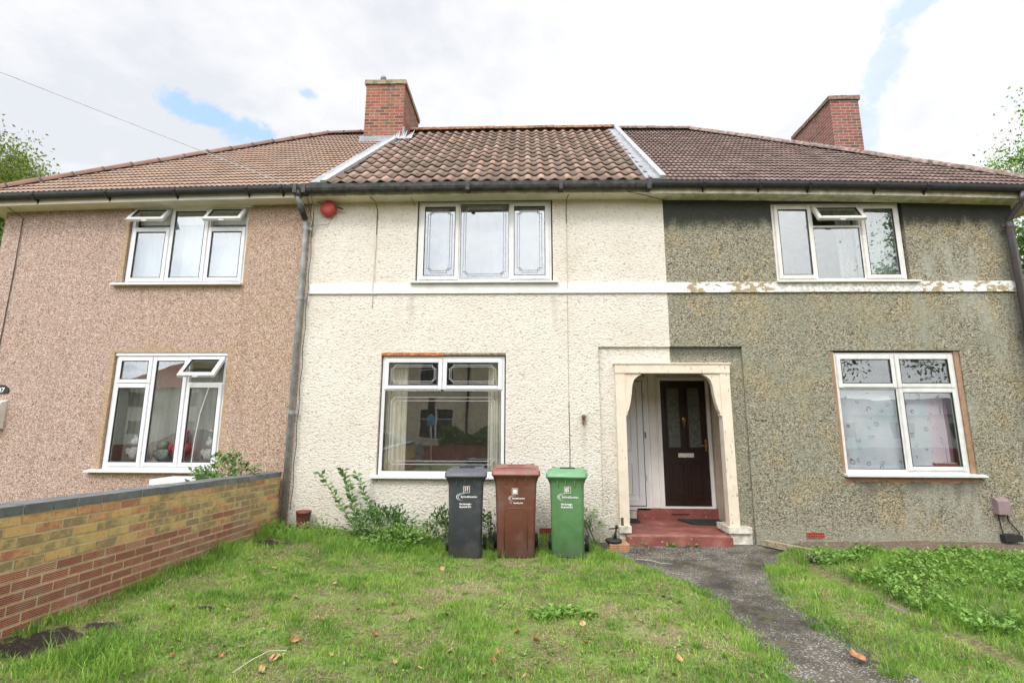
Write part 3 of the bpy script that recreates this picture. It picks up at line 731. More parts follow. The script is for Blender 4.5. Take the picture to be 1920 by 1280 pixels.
strip('verge', HM, MT['mortar'], ((-3.22, -3.12), (-2.88, -2.78)), .03, .085)
strip('flashing', HM, MT['lead'], ((1.86, 2.09), (1.93, 2.10)), .0, .052)
strip('verge', HM, MT['mortar'], ((2.07, 2.16), (2.09, 2.18)), .03, .10)

def chimney(parent, m_, x0, x1, y0, y1, zb, zt, capm, pot=None):
    off = wloc(parent)
    c = bpy.data.objects.new('chimney', None); COL.objects.link(c); c.parent = parent; c.location = Vector((x0, y0, zb))-off; c.empty_display_size = .1
    bm = BM(); box(bm, x0, x1, y0, y1, zb, zt-.10); obj('stack', bm, m_, c)
    bm = BM(); box(bm, x0-.035, x1+.035, y0-.035, y1+.035, zt-.10, zt-.002)
    bmesh.ops.subdivide_edges(bm, edges=bm.edges[:], cuts=5, use_grid_fill=True)
    for v in bm.verts: v.co += Vector((mnoise.noise(v.co*6), mnoise.noise(v.co*6+Vector((5, 0, 0))), mnoise.noise(v.co*6+Vector((0, 5, 0)))))*.012
    obj('cap', bm, capm, c)
    return c
C1 = chimney(HM, MT['chim'], -3.62, -2.74, 2.5, 3.95, 6.8, 9.35, MT['cap_conc'])
bm = BM(); lathe(bm, [(.05, 9.33), (.055, 9.42), (.066, 9.43), (.066, 9.47), (.05, 9.50), (.02, 9.51)], (-3.26, 2.56, 0), 14); obj('flue_vent', bm, MT['pipe_grey'], C1, smooth=True)
# lead apron at the foot of the stack, with upstanding ragged bird-guard fan
bm = BM(); yf = 2.47; zf = Z0+SL*(yf-Y0)
box(bm, -3.70, -2.68, 2.46, 2.50, zf-.06, zf+.14); box(bm, -2.74, -2.70, 2.46, 3.3, zf-.1, zf+.35)
prism(bm, [(2.20, zf-.22), (2.50, zf+.045), (2.50, zf+.02), (2.20, zf-.25)], -3.72, -2.62, 'x')
obj('apron', bm, MT['lead'], C1, warp=sag)
bm = BM()
for i in range(9):
    x = -2.92+.045*i; R0 = .13+.05*((i*7) % 3); prism(bm, [(x-.02, zf+.02), (x+.035, zf+.02), (x+.03+.01*i, zf+R0)], 2.42-.0*i, 2.425-.0*i, 'y')
obj('spikes', bm, simple('pale_grey_lead_points', (.50, .52, .55), .6), C1)

# ================================================================== RIGHT HOUSE (grey weathered)
HR = thing('terraced_house', 'right hand terrace house with weathered grey green pebbledash and dark brown tiled roof', 'house', (5, 3, 0))
wC = (3.925, 5.92, 3.828, 5.11); wF = (4.65, 6.427, .935, 2.70)
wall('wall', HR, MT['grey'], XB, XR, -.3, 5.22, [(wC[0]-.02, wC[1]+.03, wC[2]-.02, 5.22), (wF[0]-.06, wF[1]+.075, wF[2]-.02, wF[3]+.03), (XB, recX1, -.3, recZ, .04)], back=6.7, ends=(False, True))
W5 = window(HR, *wC, [(0, .314, 0, 1, 'sash'), (.314, .69, 0, .70, 'fixed'), (.314, .69, .70, 1, 'open', None, 32), (.69, 1, 0, 1, 'sash')], MT['upvc_weather'], sill_ext=(.05, .12))
W6 = window(HR, *wF, [(0, .505, 0, .70, 'fixed'), (0, .505, .70, 1, 'sash'), (.505, 1, 0, .70, 'sash'), (.505, 1, .70, 1, 'sash')], MT['upvc_old'], sill_ext=(.05, .14))
t = mat('brown_cement_reveal'); v = t.geo(); MT['cement'] = setp(t, t.ramp(t.noise(v, 12, 4), [(.3, (.27, .155, .09)), (.7, (.38, .24, .15))]), .9, t.bump(t.noise(v, 50, 3), .5, .006))
for a_, b_ in ((wF[1]+.002, wF[1]+.072), (wF[0]-.057, wF[0]-.002)):
    bm = BM(); box(bm, a_, b_, .02, .11, wF[2]-.018, wF[3]+.027); obj('reveal', bm, MT['cement'], HR)
# ragged cement under the sill
bm = BM(); top = []; bot = []
for i in range(61):
    x = wF[0]-.05+(wF[1]-wF[0]+.12)*i/60; d = .07+.07*abs(mnoise.noise(Vector((x*4, 0, 0))))+.04*mnoise.noise(Vector((x*17, 1, 0)))
    top.append((x, wF[2]-.04)); bot.append((x, wF[2]-.045-max(.02, d)))
for i in range(60):
    bm.faces.new([bm.verts.new((p[0], -.004, p[1])) for p in (bot[i], bot[i+1], top[i+1], top[i])])
bmesh.ops.remove_doubles(bm, verts=bm.verts, dist=1e-5)
ex = bmesh.ops.extrude_face_region(bm, geom=bm.faces[:]); 
for v in [g_ for g_ in ex['geom'] if isinstance(g_, bmesh.types.BMVert)]: v.co.y = .002
obj('cement_patch', bm, MT['cement'], HR)
band(HR, XB+.0, XR-.16, MT['peel'])
bm = BM(); box(bm, wC[0]-.1, wC[1]+.15, -.033, -.004, 3.64, 3.80); obj('sill_board', bm, simple('scuffed_white_board', (.70, .69, .64), .7, .25, 22, .4), HR)
hipR_t = Vector((3.85, YR, zr)); hipR_b = Vector((8.35, Y0, Z0))
dR = (hipR_t-hipR_b); nr = Vector((dR.y, -dR.x, 0)); nr = nr if nr.x > 0 else -nr
slope_tiles('roof', HR, MT['tile_right'], 2.0, 8.5, .2, .17, prof_two, .024, [(hipR_b, nr), (Vector((2.08, 0, 0)), Vector((-1, 0, 0)))], seed=21, jit=.003)
side_roof(HR, MT['tile_right'], hipR_t, hipR_b, 1, XR+.5)
back_roof(HR, MT['cap_right'], 2.1, 8.35, 2.1, 3.85)
caps('hip_tiles', HR, MT['cap_right'], hipR_b+Vector((-.02, .02, .02)), hipR_t+Vector((0, 0, .03)), r=.10, L=.45, joint=False, seed=4)
caps('ridge_tiles', HR, MT['cap_right'], (2.15, YR, zr+.03), hipR_t+Vector((0, 0, .03)), r=.10, L=.45, joint=False, seed=6)
C2 = chimney(HR, MT['chim2'], 7.27, 7.93, 3.35, 5.0, 3.5, 9.40, simple('brick_chimney_top', (.20, .13, .10), .95, .4, 15, .6))

# side roof eave extension: soffit, fascia, gutters per house
def eaves(parent, x0, x1, fm, sm, gm, gz0, gz1, fz0=5.20, ret=None, step=.3, brk=None, seed=0, tilt=0):
    nx = max(2, int((x1-x0)/step)); xs = np.linspace(x0, x1, nx+1)
    def run(name, sec, m_, smooth=False):
        bm = BM(); prev = None
        for x in xs:
            ring = [bm.verts.new(sag(Vector((x, p[0], p[1])))) for p in sec]
            if prev:
                for k in range(len(sec)): bm.faces.new((prev[k], prev[(k+1) % len(sec)], ring[(k+1) % len(sec)], ring[k]))
            else: bm.faces.new(ring)
            prev = ring
        bm.faces.new(prev[::-1]); return obj(name, bm, m_, parent, smooth=smooth)
    run('soffit', [(-.235, fz0+.012), (.002, fz0+.012), (.002, fz0+.026), (-.235, fz0+.026)], sm)
    run('fascia', [(-.262, fz0), (-.236, fz0), (-.236, 5.33), (-.262, 5.33)], fm)
    cy = -.325; hw = .062; c = []
    for k in range(9):
        a = PI*k/8; c.append((cy-hw*math.cos(a), gz1-(gz1-gz0)*math.sin(a)**.8))
    inner = [(cy-(hw-.006)*math.cos(PI*k/8), gz1-(gz1-gz0-.006)*math.sin(PI*k/8)**.8) for k in range(8, -1, -1)]
    run('gutter', c+inner, gm)
    if brk:
        for bx in brk:
            bm = BM()
            prism(bm, [(-.262, gz0-.045), (-.262, gz0+.02), (-.345, gz0+.01), (-.33, gz0-.008), (-.28, gz0-.012)], bx-.012, bx+.012, 'x')
            prism(bm, [(cy-hw-.006, gz1+.004), (cy-hw-.006, gz1-.04), (cy-.03, gz0-.008), (cy, gz0-.01), (cy, gz0+.004), (cy-hw+.004, gz1-.03)], bx-.02, bx+.02, 'x')
            obj('gutter_bracket', bm, gm, parent, warp=sag)
eaves(HL, XL-.34, -3.55, MT['fascia'], MT['soffit'], MT['gutter'], 5.235, 5.335, 5.175, brk=[-7.85, -6.67, -5.56, -4.4, -3.85])
eaves(HM, -3.55, 1.95, MT['fascia_old'], MT['soffit'], MT['gutter_iron'], 5.205, 5.335, 5.185)
eaves(HR, 1.95, 8.35, MT['fascia_old'], MT['fascia_old'], MT['gutter'], 5.235, 5.335, 5.175, brk=[2.75, 3.6, 4.35, 5.35, 6.1])
for x in (-3.62, -3.48, -.9, .55, 1.9):
    bm = BM(); box(bm, x-.03, x+.03, -.395, -.255, 5.197, 5.345); obj('gutter_joint', bm, MT['gutter_iron'], HM, warp=sag, bevel=.006)
# side eaves (returns) of the end houses
for P_, x, sg, fm in ((HL, XL, -1, MT['fascia']), (HR, XR, 1, MT['fascia_old'])):
    z_ = 5.175+S(x); xo = x+sg*(.34 if sg < 0 else .60)
    bm = BM(); box(bm, min(x, xo-sg*.08), max(x, xo-sg*.08), -.235, 6.7, z_+.012, z_+.026); obj('soffit', bm, MT['soffit'] if sg < 0 else MT['fascia_old'], P_)
    bm = BM(); box(bm, xo-sg*.08-.013, xo-sg*.08+.013, -.262, 6.7, z_, z_+.15); obj('fascia', bm, fm, P_)
    bm = BM(); tube(bm, [(xo-sg*.0, -.32, z_+.1), (xo-sg*.0, 6.7, z_+.1)], .055, 10); obj('gutter', bm, MT['gutter'], P_, smooth=True)

# downpipe between left and middle house
def straps(parent, pts, r, m_, zs, ear=True):
    bm = BM()
    for (x, y, z) in zs:
        tube(bm, [(x, y, z-.03), (x, y, z+.03)], r*1.22, 14)
        if ear: box(bm, x-.09, x+.09, y+.01, y+.035, z-.02, z+.02)
    obj('pipe_collar', bm, m_, parent)
pp = [(-3.58, -.325, 5.22), (-3.58, -.325, 5.12), (-3.57, -.30, 5.06), (-3.53, -.13, 4.86), (-3.53, -.10, 4.78), (-3.53, -.09, 4.5), (-3.53, -.09, 0.05)]
bm = BM(); tube(bm, pp, .040, 16); obj('downpipe', bm, MT['pipe_grey'], HM, smooth=True)
straps(HM, None, .040, MT['pipe_grey'], [(-3.53, -.09, 4.70), (-3.53, -.09, 3.55), (-3.53, -.09, 1.78)])
bm = BM(); tube(bm, [(-3.58, -.325, 5.13), (-3.58, -.325, 5.23)], .055, 14); tube(bm, [(-3.53, -.09, -.05), (-3.53, -.09, .22)], .052, 14)
tube(bm, [(-3.575, -.29, 5.05), (-3.55, -.2, 4.93), (-3.53, -.13, 4.84)], .047, 12); obj('pipe_joint', bm, MT['gutter_iron'], HM, smooth=True)
# loose cable tied along the pipe
bm = BM(); pts = [(-3.44+.012*math.sin(i*1.7), -.05, 5.0-.16*i) for i in range(30)]; tube(bm, pts, .005, 5)
tube(bm, [(-3.46, -.27, 5.16), (-3.44, -.22, 5.0), (-3.43, -.09, 4.80), (-3.46, -.07, 4.68)], .006, 5)
tube(bm, [(-3.40, -.27, 5.17), (-3.40, -.15, 5.02), (-3.44, -.06, 4.76), (-3.2, -.02, 4.80), (-3.15, -.02, 4.92)], .004, 5)
tube(bm, [(-3.36, -.12, 5.14), (-3.2, -.10, 5.09), (-3.02, -.08, 5.06)], .007, 5); tube(bm, [(-3.08, -.1, 5.07), (-2.95, -.08, 5.03)], .014, 6)
obj('pipe_cable', bm, MT['cable'], HM)
# thin wires down the cream wall
bm = BM(); tube(bm, [(-2.47, -.24, 5.16), (-2.42, -.12, 5.14), (-2.41, -.012, 5.05), (-2.405, -.010, 4.62)], .007, 6); obj('wall_wire', bm, MT['cable'], HM)
bm = BM(); tube(bm, [(-2.405, -.008, 4.62), (-2.41, -.034, 3.75), (-2.415, -.008, 3.4)], .006, 6); obj('wall_wire', bm, MT['cable_cream'], HM)
bm = BM(); tube(bm, [(.68, -.2, 5.19), (.655, -.08, 5.17), (.652, -.010, 5.06), (.655, -.010, 4.80)], .006, 6); tube(bm, [(.648, -.004, 1.95), (.652, -.006, 1.45), (.650, -.004, .75)], .005, 5); obj('wall_wire', bm, MT['cable'], HM)
bm = BM(); tube(bm, [(.655, -.006, 4.80), (.655, -.034, 3.75), (.65, -.006, 3.55), (.648, -.004, 1.95)], .005, 6); obj('wall_wire', bm, MT['cable_cream'], HM)
bm = BM(); tube(bm, [(-1.85, -.16, 5.19), (-1.82, -.03, 5.18), (-1.81, -.01, 5.12)], .005, 5); obj('wall_wire', bm, MT['cable'], HM)
bm = BM(); tube(bm, [(1.6, -.27, 5.19), (1.9, -.2, 5.16), (2.3, -.04, 5.13), (3.0, -.03, 5.13)], .006, 5); obj('eaves_wire', bm, MT['cable'], HR)
bm = BM(); tube(bm, [(-8.7, -.27, 5.14), (-8.45, -.2, 5.08), (-8.32, -.02, 4.95), (-8.32, -.012, 4.0), (-8.33, -.012, 3.0), (-8.34, -.012, 2.3)], .007, 5); obj('wall_wire', bm, MT['cable'], HL)

# right downpipe
pr = [(7.50, -.325, 5.10), (7.50, -.325, 4.99), (7.49, -.28, 4.93), (7.45, -.12, 4.77), (7.45, -.10, 4.71), (7.45, -.10, -.1)]
bm = BM(); tube(bm, pr, .042, 16); obj('downpipe', bm, MT['pipe_dark'], HR, smooth=True)
straps(HR, None, .042, MT['pipe_dark'], [(7.45, -.10, 4.66), (7.45, -.10, 3.0), (7.45, -.10, 1.2)])
bm = BM(); tube(bm, [(7.57, -.22, 5.0), (7.52, -.06, 4.75), (7.522, -.05, 3.6), (7.522, -.05, 2.8)], .006, 5); obj('wall_wire', bm, MT['band'], HR)

# vents, small ledge
def airbrick(parent, x0, x1, z0, z1):
    t_ = MT.get('terra') or simple('terracotta_vent', (.35, .09, .05), .85, .2, 20); MT['terra'] = t_
    bm = BM(); frame_bars(bm, x0, x1, z0, z1, .014, -.012, .0)
    n = 8
    for i in range(1, n):
        x = x0+(x1-x0)*i/n; box(bm, x-.006, x+.006, -.009, .0, z0+.014, z1-.014)
    box(bm, x0+.014, x1-.014, -.0085, 0, (z0+z1)/2-.006, (z0+z1)/2+.006)
    box(bm, x0+.012, x1-.012, -.003, -.001, z0+.012, z1-.012, mi=1)
    obj('air_brick', bm, [t_, MT['black']], parent)
airbrick(HR, 3.985, 4.235, .035, .115); airbrick(HM, .20, .42, .06, .14)
bm = BM(); box(bm, 3.39, 3.56, -.012, .002, 1.69, 1.86); obj('render_patch', bm, MT['grey'], HR, bevel=.004)

# ------------------------------------------------------------------ shared porch
PO = thing('porch', 'recessed shared porch with cream painted wooden surround and red step', 'porch', (2.2, 0, 0))
MT['wood'] = (lambda t: setp(t, t.mix(t.m('MULTIPLY', t.sstep(t.noise(t.scale(t.geo(), (1, 1, .35)), 30, 4, .65), .62, .68), .8), t.ramp(t.noise(t.geo(), 5, 3), [(.3, (.66, .56, .44)), (.7, (.74, .66, .54))]), (.22, .17, .12)), .6, t.bump(t.noise(t.scale(t.geo(), (1, 1, .2)), 50, 3), .3, .004)))(mat('flaking_cream_wood'))
MT['porchwall'] = simple('cream_porch_wall', (.60, .52, .40), .8, .1, 4, .3)
MT['porchwhite'] = simple('white_porch_lining', (.76, .75, .72), .6, .05, 4, .1)
OX0, OX1, OZ0, OZ1 = 1.49, 2.90, .19, 2.38
# recessed render panel with the opening (cream half belongs to one house, grey half to the other)
wall('recessed_wall', HM, MT['cream'], recX0, XB, -.3, recZ, [(1.40, XB, -.3, 2.45, .1)], y=.04, depth=.1)
wall('recessed_wall', HR, MT['grey'], XB, recX1, -.3, recZ, [(XB, 2.98, -.3, 2.45, .1)], y=.04, depth=.1)
bm = BM(); box(bm, 1.345, 3.055, -.055, .10, OZ1, 2.52)
box(bm, 1.330, 3.070, -.07, .04, 2.515, 2.535); obj('lintel', bm, MT['wood'], PO, bevel=.006)
for a, b in ((1.35, 1.49), (2.905, 3.05)):
    bm = BM(); box(bm, a, b, -.045, .10, OZ0, OZ1-.002); obj('post', bm, MT['wood'], PO, bevel=.006)
bm = BM(); box(bm, 1.36, 1.40, -.05, -.04, .19, .30); obj('rotten_foot', bm, simple('rotten_wood', (.12, .08, .05), .9), PO)
prof = [(0, 0), (.31, 0), (.29, -.03), (.23, -.055), (.17, -.11), (.135, -.20), (.12, -.33), (.095, -.47), (.06, -.60), (.028, -.655), (.028, -.70), (0, -.70)]
for s, xo in ((1, 1.49), (-1, 2.905)):
    bm = BM(); prism(bm, [(xo+s*p[0]*.82, OZ1-.001+p[1]*.9) for p in prof], -.03, .07, 'y'); obj('bracket', bm, MT['wood'], PO, bevel=.005)
MT['plinth'] = simple('white_painted_plinth', (.60, .57, .49), .85, .25, 12, .5)
bm = BM(); box(bm, 2.86, 3.19, -.10, .35, .105, .188); obj('plinth', bm, MT['plinth'], PO, bevel=.01)
bm = BM(); box(bm, 1.33, 1.50, -.10, .30, .10, .188); obj('plinth', bm, MT['plinth'], PO, bevel=.01)
bm = BM(); box(bm, 2.90, 3.20, -.06, .30, -.15, .105); obj('plinth_base', bm, MT['plinth'], PO, bevel=.008)
bm = BM(); box(bm, 1.34, 1.47, -.05, .25, -.15, .10); obj('plinth_base', bm, MT['plinth'], PO, bevel=.008)
PY = 1.18; FZ = .075; RZ = .25
t = mat('red_painted_step'); v = t.geo(); x, y, z = t.sep(v)
c = t.ramp(t.noise(v, 4, 4), [(.3, (.17, .05, .042)), (.52, (.25, .078, .064)), (.72, (.32, .15, .12))])
c = t.mix(t.m('MULTIPLY', t.sstep(t.noise(v, 26, 3, .6), .66, .70), .7), c, (.62, .56, .50))
wear = t.m('MULTIPLY', t.m('MULTIPLY', t.sstep(y, -.20, -.12), t.sstep(y, .02, -.10)), t.sstep(t.noise(v, 9, 3), .35, .6))
MT['red'] = setp(t, t.mix(t.m('MULTIPLY', wear, .5), c, (.48, .33, .22)), .55, t.bump(t.noise(v, 40, 3), .3, .004))
bm = BM(); box(bm, 1.42, 2.86, -.24, .2, -.15, FZ); box(bm, 1.05, 3.30, .21, PY+.15, -.15, FZ-.002); obj('floor', bm, MT['red'], PO, bevel=.006)
bm = BM(); box(bm, 1.86, 3.22, PY-.02, PY+.3, FZ-.02, RZ); obj('step', bm, MT['red'], PO, bevel=.004)
bm = BM(); box(bm, 1.0, 1.855, PY, PY+.3, FZ-.02, RZ-.03); obj('threshold', bm, MT['plinth'], PO)
bm = BM(); box(bm, 2.42, 2.72, PY-.026, PY-.018, .150, .168); obj('boot_slot', bm, MT['black'], PO)
# linings: right and left cheek, ceiling, back wall pieces
bm = BM(); box(bm, 3.20, 3.28, .145, PY+.2, -.1, 2.70); obj('side_wall', bm, MT['porchwall'], PO)
bm = BM(); box(bm, .97, 1.05, .145, PY+.2, -.1, 2.70); obj('side_wall', bm, MT['porchwall'], PO)
bm = BM(); box(bm, 1.05, 3.20, .145, PY+.2, 2.50, 2.60); obj('ceiling', bm, MT['porchwhite'], PO)
bm = BM(); prism(bm, [(2.985, .145), (3.20, .60), (3.20, .145)], .0, 2.5, 'z'); obj('side_splay', bm, MT['porchwall'], PO)
bm = BM(); box(bm, 1.05, 3.20, PY+.05, PY+.12, RZ-.2, 2.5); obj('back_wall', bm, MT['porchwhite'], PO)
bm = BM()
for a in (2.085, 2.13, 2.255): box(bm, a, a+.02, PY+.0, PY+.05, RZ, 2.50)
box(bm, 2.10, 2.26, PY+.02, PY+.05, RZ, 2.5); obj('door_post', bm, MT['porchwhite'], PO, bevel=.004)
# brown front door of the right house
DR = bpy.data.objects.new('front_door', None); COL.objects.link(DR); DR.parent = HR; DR.location = Vector((2.74, PY, RZ))-wloc(HR)
DR['label'] = 'dark brown panelled front door with two frosted panes'
MT['dbrown'] = simple('dark_brown_door', (.016, .0055, .005), .38, .15, 6, .05)
MT['frost'] = simple('frosted_glass', (.10, .115, .10), .25, .15, 14, .1)
MT['brass'] = simple('brass', (.42, .27, .10), .35, .1, 9, 0, 1); MT['steel'] = simple('polished_letterplate', (.80, .78, .74), .3, .04, 9, 0, .5)
dx0, dx1, dz0, dz1 = 2.33, 3.11, RZ+.03, 2.385
bm = BM(); frame_bars(bm, dx0-.055, dx1+.055, RZ, dz1+.055, .055, PY-.015, PY+.05, tb=.03); obj('frame', bm, MT['porchwhite'], DR, bevel=.004)
bm = BM(); box(bm, dx0, dx1, PY+.015, PY+.049, dz0, dz1)
gw = .20
panes = [(dx0+.115, dx0+.115+gw), (dx1-.115-gw, dx1-.115)]
for a, b in panes: frame_bars(bm, a-.035, b+.035, dz0+.93, dz1-.10, .035, PY-.002, PY+.016)
for a, b in ((dx0+.11, dx0+.37), (dx1-.37, dx1-.11)): frame_bars(bm, a, b, dz0+.13, dz0+.72, .03, PY+.003, PY+.016); box(bm, a+.05, b-.05, PY+.006, PY+.016, dz0+.18, dz0+.67)
obj('door_leaf', bm, MT['dbrown'], DR, bevel=.003)
for a, b in panes:
    bm = BM(); box(bm, a, b, PY+.006, PY+.013, dz0+.965, dz1-.135); obj('door_pane', bm, MT['frost'], DR)
bm = BM(); box(bm, 2.59, 2.85, PY-.012, PY+.016, dz0+.80, dz0+.87); obj('letterbox', bm, MT['steel'], DR, bevel=.004)
bm = BM(); box(bm, 3.05, 3.08, PY-.006, PY+.016, dz0+.90, dz0+1.10); box(bm, 2.95, 3.07, PY-.055, PY-.035, dz0+.985, dz0+1.01); box(bm, 3.055, 3.075, PY-.05, PY, dz0+.985, dz0+1.01); obj('handle', bm, MT['brass'], DR, bevel=.003)
bm = BM(); lathe(bm, [(.028, .0), (.032, .012), (.012, .02)], (2.72, PY+.012, dz0+1.44), 12, 'y'); tube(bm, [(2.72+.020*math.cos(a), PY-.012, dz0+1.41+.028*math.sin(a)) for a in np.linspace(0, 2*PI, 14)], .007, 6); box(bm, 2.713, 2.727, PY-.01, PY+.016, dz0+1.30, dz0+1.47); obj('knocker', bm, MT['brass'], DR)
# white door of the middle house
DM = bpy.data.objects.new('front_door', None); COL.objects.link(DM); DM.parent = HM; DM.location = Vector((1.6, PY, RZ))-wloc(HM)
DM['label'] = 'white plastic front door half hidden behind the porch post'
bm = BM(); frame_bars(bm, 1.13, 2.08, RZ-.03, 2.44, .06, PY-.02, PY+.05); obj('frame', bm, MT['upvc'], DM, bevel=.005)
bm = BM(); box(bm, 1.195, 2.01, PY-.004, PY+.045, RZ+.04, 2.37); frame_bars(bm, 1.195, 2.01, RZ+.04, 2.37, .10, PY-.028, PY-.003)
for a, b, c_, d_ in ((1.38, 1.83, RZ+.22, 1.0), (1.38, 1.83, 1.2, 2.2)): frame_bars(bm, a, b, c_, d_, .03, PY-.02, PY-.003)
obj('door_leaf', bm, MT['upvc'], DM, bevel=.004)
bm = BM(); frame_bars(bm, 1.192, 2.013, RZ+.037, 2.373, .008, PY-.0295, PY-.02); obj('seal', bm, MT['seal'], DM)
for z_ in (.75, 1.45, 2.1):
    bm = BM(); tube(bm, [(2.045, PY-.03, z_-.05), (2.045, PY-.03, z_+.05)], .012, 8); obj('hinge', bm, MT['brass'] if z_ == 1.45 else MT['upvc'], DM)

# ------------------------------------------------------------------ things fixed to or lying by the houses
def m_mat():
    t = mat('dark_green_doormat'); v = t.tc(); return setp(t, t.ramp(t.noise(v, 60, 3), [(.3, (.012, .018, .014)), (.7, (.035, .05, .04))]), .9, t.bump(t.noise(v, 120, 2), .8, .006))
MT['mat'] = m_mat()
T = thing('doormat', 'dark green rubber doormat in front of the brown door', 'doormat', (2.85, .88, FZ))
bm = BM(); prism(bm, [(2.50, 1.10), (2.62, .70), (3.15, .70), (3.17, 1.10)], FZ+.001, FZ+.022, 'z'); obj('mat_body', bm, MT['mat'], T, bevel=.004)
bm = BM()
for i in range(14): x = 2.63+.037*i; box(bm, x, x+.018, .74, 1.06, FZ+.021, FZ+.026)
obj('ribs', bm, MT['mat'], T)
T = thing('doormat', 'small dark doormat in front of the white door, mostly hidden by the left porch post', 'doormat', (1.6, .95, FZ))
bm = BM(); box(bm, 1.25, 1.83, .82, 1.12, FZ+.001, FZ+.02); obj('mat_body', bm, MT['mat'], T, bevel=.004)
bm = BM()
for i in range(14): x = 1.27+.04*i; box(bm, x, x+.018, .85, 1.09, FZ+.019, FZ+.024)
obj('ribs', bm, MT['mat'], T)

AL = thing('alarm_box', 'round red burglar alarm box on the cream wall under the eaves', 'alarm', (-3.195, 0, 5.045))
bm = BM(); lathe(bm, [(.105, -.01), (.110, .03), (.108, .05)], (-3.195, 0, 5.045), 28, 'y'); obj('back_plate', bm, MT['red'], AL, smooth=False)
bm = BM(); lathe(bm, [(.128, .045), (.130, .06), (.126, .09), (.10, .112), (.05, .12), (.01, .121)], (-3.195, 0, 5.045), 32, 'y'); obj('cover', bm, simple('faded_red_plastic', (.50, .055, .045), .45, .15, 8), AL, smooth=True)
SE = thing('wall_light', 'small rusty bracket with white sensor light on cream wall beside the porch', 'light', (.85, 0, 1.75))
bm = BM(); box(bm, .825, .90, -.06, .0, 1.74, 1.82); obj('housing', bm, simple('dusty_white_plastic', (.60, .60, .58), .5), SE, bevel=.008)
bm = BM(); lathe(bm, [(.03, .06), (.03, .08), (.015, .1)], (.86, 0, 1.735), 12, 'y'); box(bm, .845, .875, -.045, -.0, 1.62, 1.74); obj('arm', bm, simple('rusty_metal', (.22, .13, .08), .8, .4, 30), SE)
ME = thing('utility_box', 'mauve grey meter box on the grey wall with black cables below', 'utility box', (6.72, 0, .49))
bm = BM(); prism(bm, [(-.09, .39), (-.09, .57), (-.04, .61), (.0, .61), (.0, .39)], 6.63, 6.80, 'x'); obj('cover', bm, simple('mauve_plastic', (.27, .19, .20), .5, .1, 6), ME, bevel=.006)
bm = BM()
for a, b in ((6.66, 6.68), (6.78, 6.90)): tube(bm, [(a, -.04, .40), (a+.01, -.03, .3), (b, -.04, .15), (b, -.05, .08)], .008, 6)
box(bm, 6.66, 6.90, -.09, -.01, .03, .115); tube(bm, [(6.7, -.02, .12), (6.85, -.02, .12)], .012, 6); obj('cable_tray', bm, MT['black'], ME)
HN = thing('house_number', 'black plaque with white house number 47 on pink wall', 'sign', (-8.16, 0, 2.13))
bm = BM(); pl = [(-8.30, 2.06), (-8.06, 2.06), (-8.045, 2.10), (-8.06, 2.15), (-8.09, 2.155), (-8.11, 2.18), (-8.18, 2.195), (-8.25, 2.18), (-8.27, 2.155), (-8.30, 2.15), (-8.315, 2.10)]
prism(bm, pl, -.018, -.002, 'y'); obj('plaque', bm, MT['black'], HN, bevel=.002)
def text_obj(name, s, size, m_, parent, M_, font_w=1.0, ext=.0006, bold=0.0):
    cu = bpy.data.curves.new(name, 'FONT'); cu.body = s; cu.size = size; cu.extrude = ext; cu.align_x = 'CENTER'; cu.align_y = 'CENTER'; cu.resolution_u = 3; cu.offset = bold
    tmp = bpy.data.objects.new('tmp', cu); COL.objects.link(tmp); dg = bpy.context.evaluated_depsgraph_get(); dg.update()
    me = bpy.data.meshes.new_from_object(tmp.evaluated_get(dg)); bpy.data.objects.remove(tmp)
    me.transform(Matrix.Diagonal((font_w, 1, 1, 1))); me.transform(M_)
    return link(name, me, m_, parent)
MT['white_ink'] = simple('white_print', (.80, .80, .78), .6, .05, 30, 0)
RX = Matrix.Rotation(PI/2, 4, 'X')
text_obj('number', '47', .10, MT['white_ink'], HN, Matrix.Translation((.0, -.0195, -.02)) @ RX, 1.0, bold=.002)
PB = thing('post_box', 'white wall mounted post box on pink pebbledash at the left edge', 'post box', (-8.2, 0, 1.52))
bm = BM(); prism(bm, [(-.11, 1.52), (-.11, 1.86), (-.09, 1.92), (.0, 1.95), (.0, 1.52)], -8.33, -8.05, 'x'); obj('box_body', bm, MT['upvc_weather'], PB, bevel=.015)
bm = BM(); box(bm, -8.30, -8.08, -.118, -.108, 1.80, 1.83); obj('flap', bm, MT['upvc'], PB, bevel=.003)

# ------------------------------------------------------------------ curtains and things on the window sills
netA = m_net('net_curtain_blue_white', (.46, .52, .58), .9); netD = m_net('net_curtain_sheer', (.82, .82, .78), .55)
drape('net_curtain', 'bluish white net curtain across the upper window of the pink house', 'curtain', wA[0]+.03, wA[1]-.03, wA[2]+.02, wA[3]-.22, .20, netA, 16, .012, seed=1)
drape('roller_blind', 'cream blind across the head of the upper window of the pink house', 'blind', wA[0]+.03, wA[1]-.03, wA[3]-.28, wA[3]-.03, .17, m_net('blind_cloth', (.66, .66, .60), 1), 1, .0, seed=1, n=8)
drape('net_curtain', 'sheer net curtain in the lower window of the pink house', 'curtain', wD[0]+.03, wD[1]-.03, wD[2]+.02, wD[3]-.03, .36, netD, 18, .014, seed=2)
drape('curtain', 'cream curtain drawn to the left side of the big lower window', 'curtain', wE[0]+.03, wE[0]+.36, wE[2]+.01, wE[3]-.02, .20, m_net('cream_drape', (.78, .74, .62), 1), 5, .02, seed=3)
drape('curtain', 'cream curtain drawn to the right side of the big lower window', 'curtain', wE[1]-.26, wE[1]-.03, wE[2]+.01, wE[3]-.02, .20, bpy.data.materials['cream_drape'], 4, .02, seed=4)
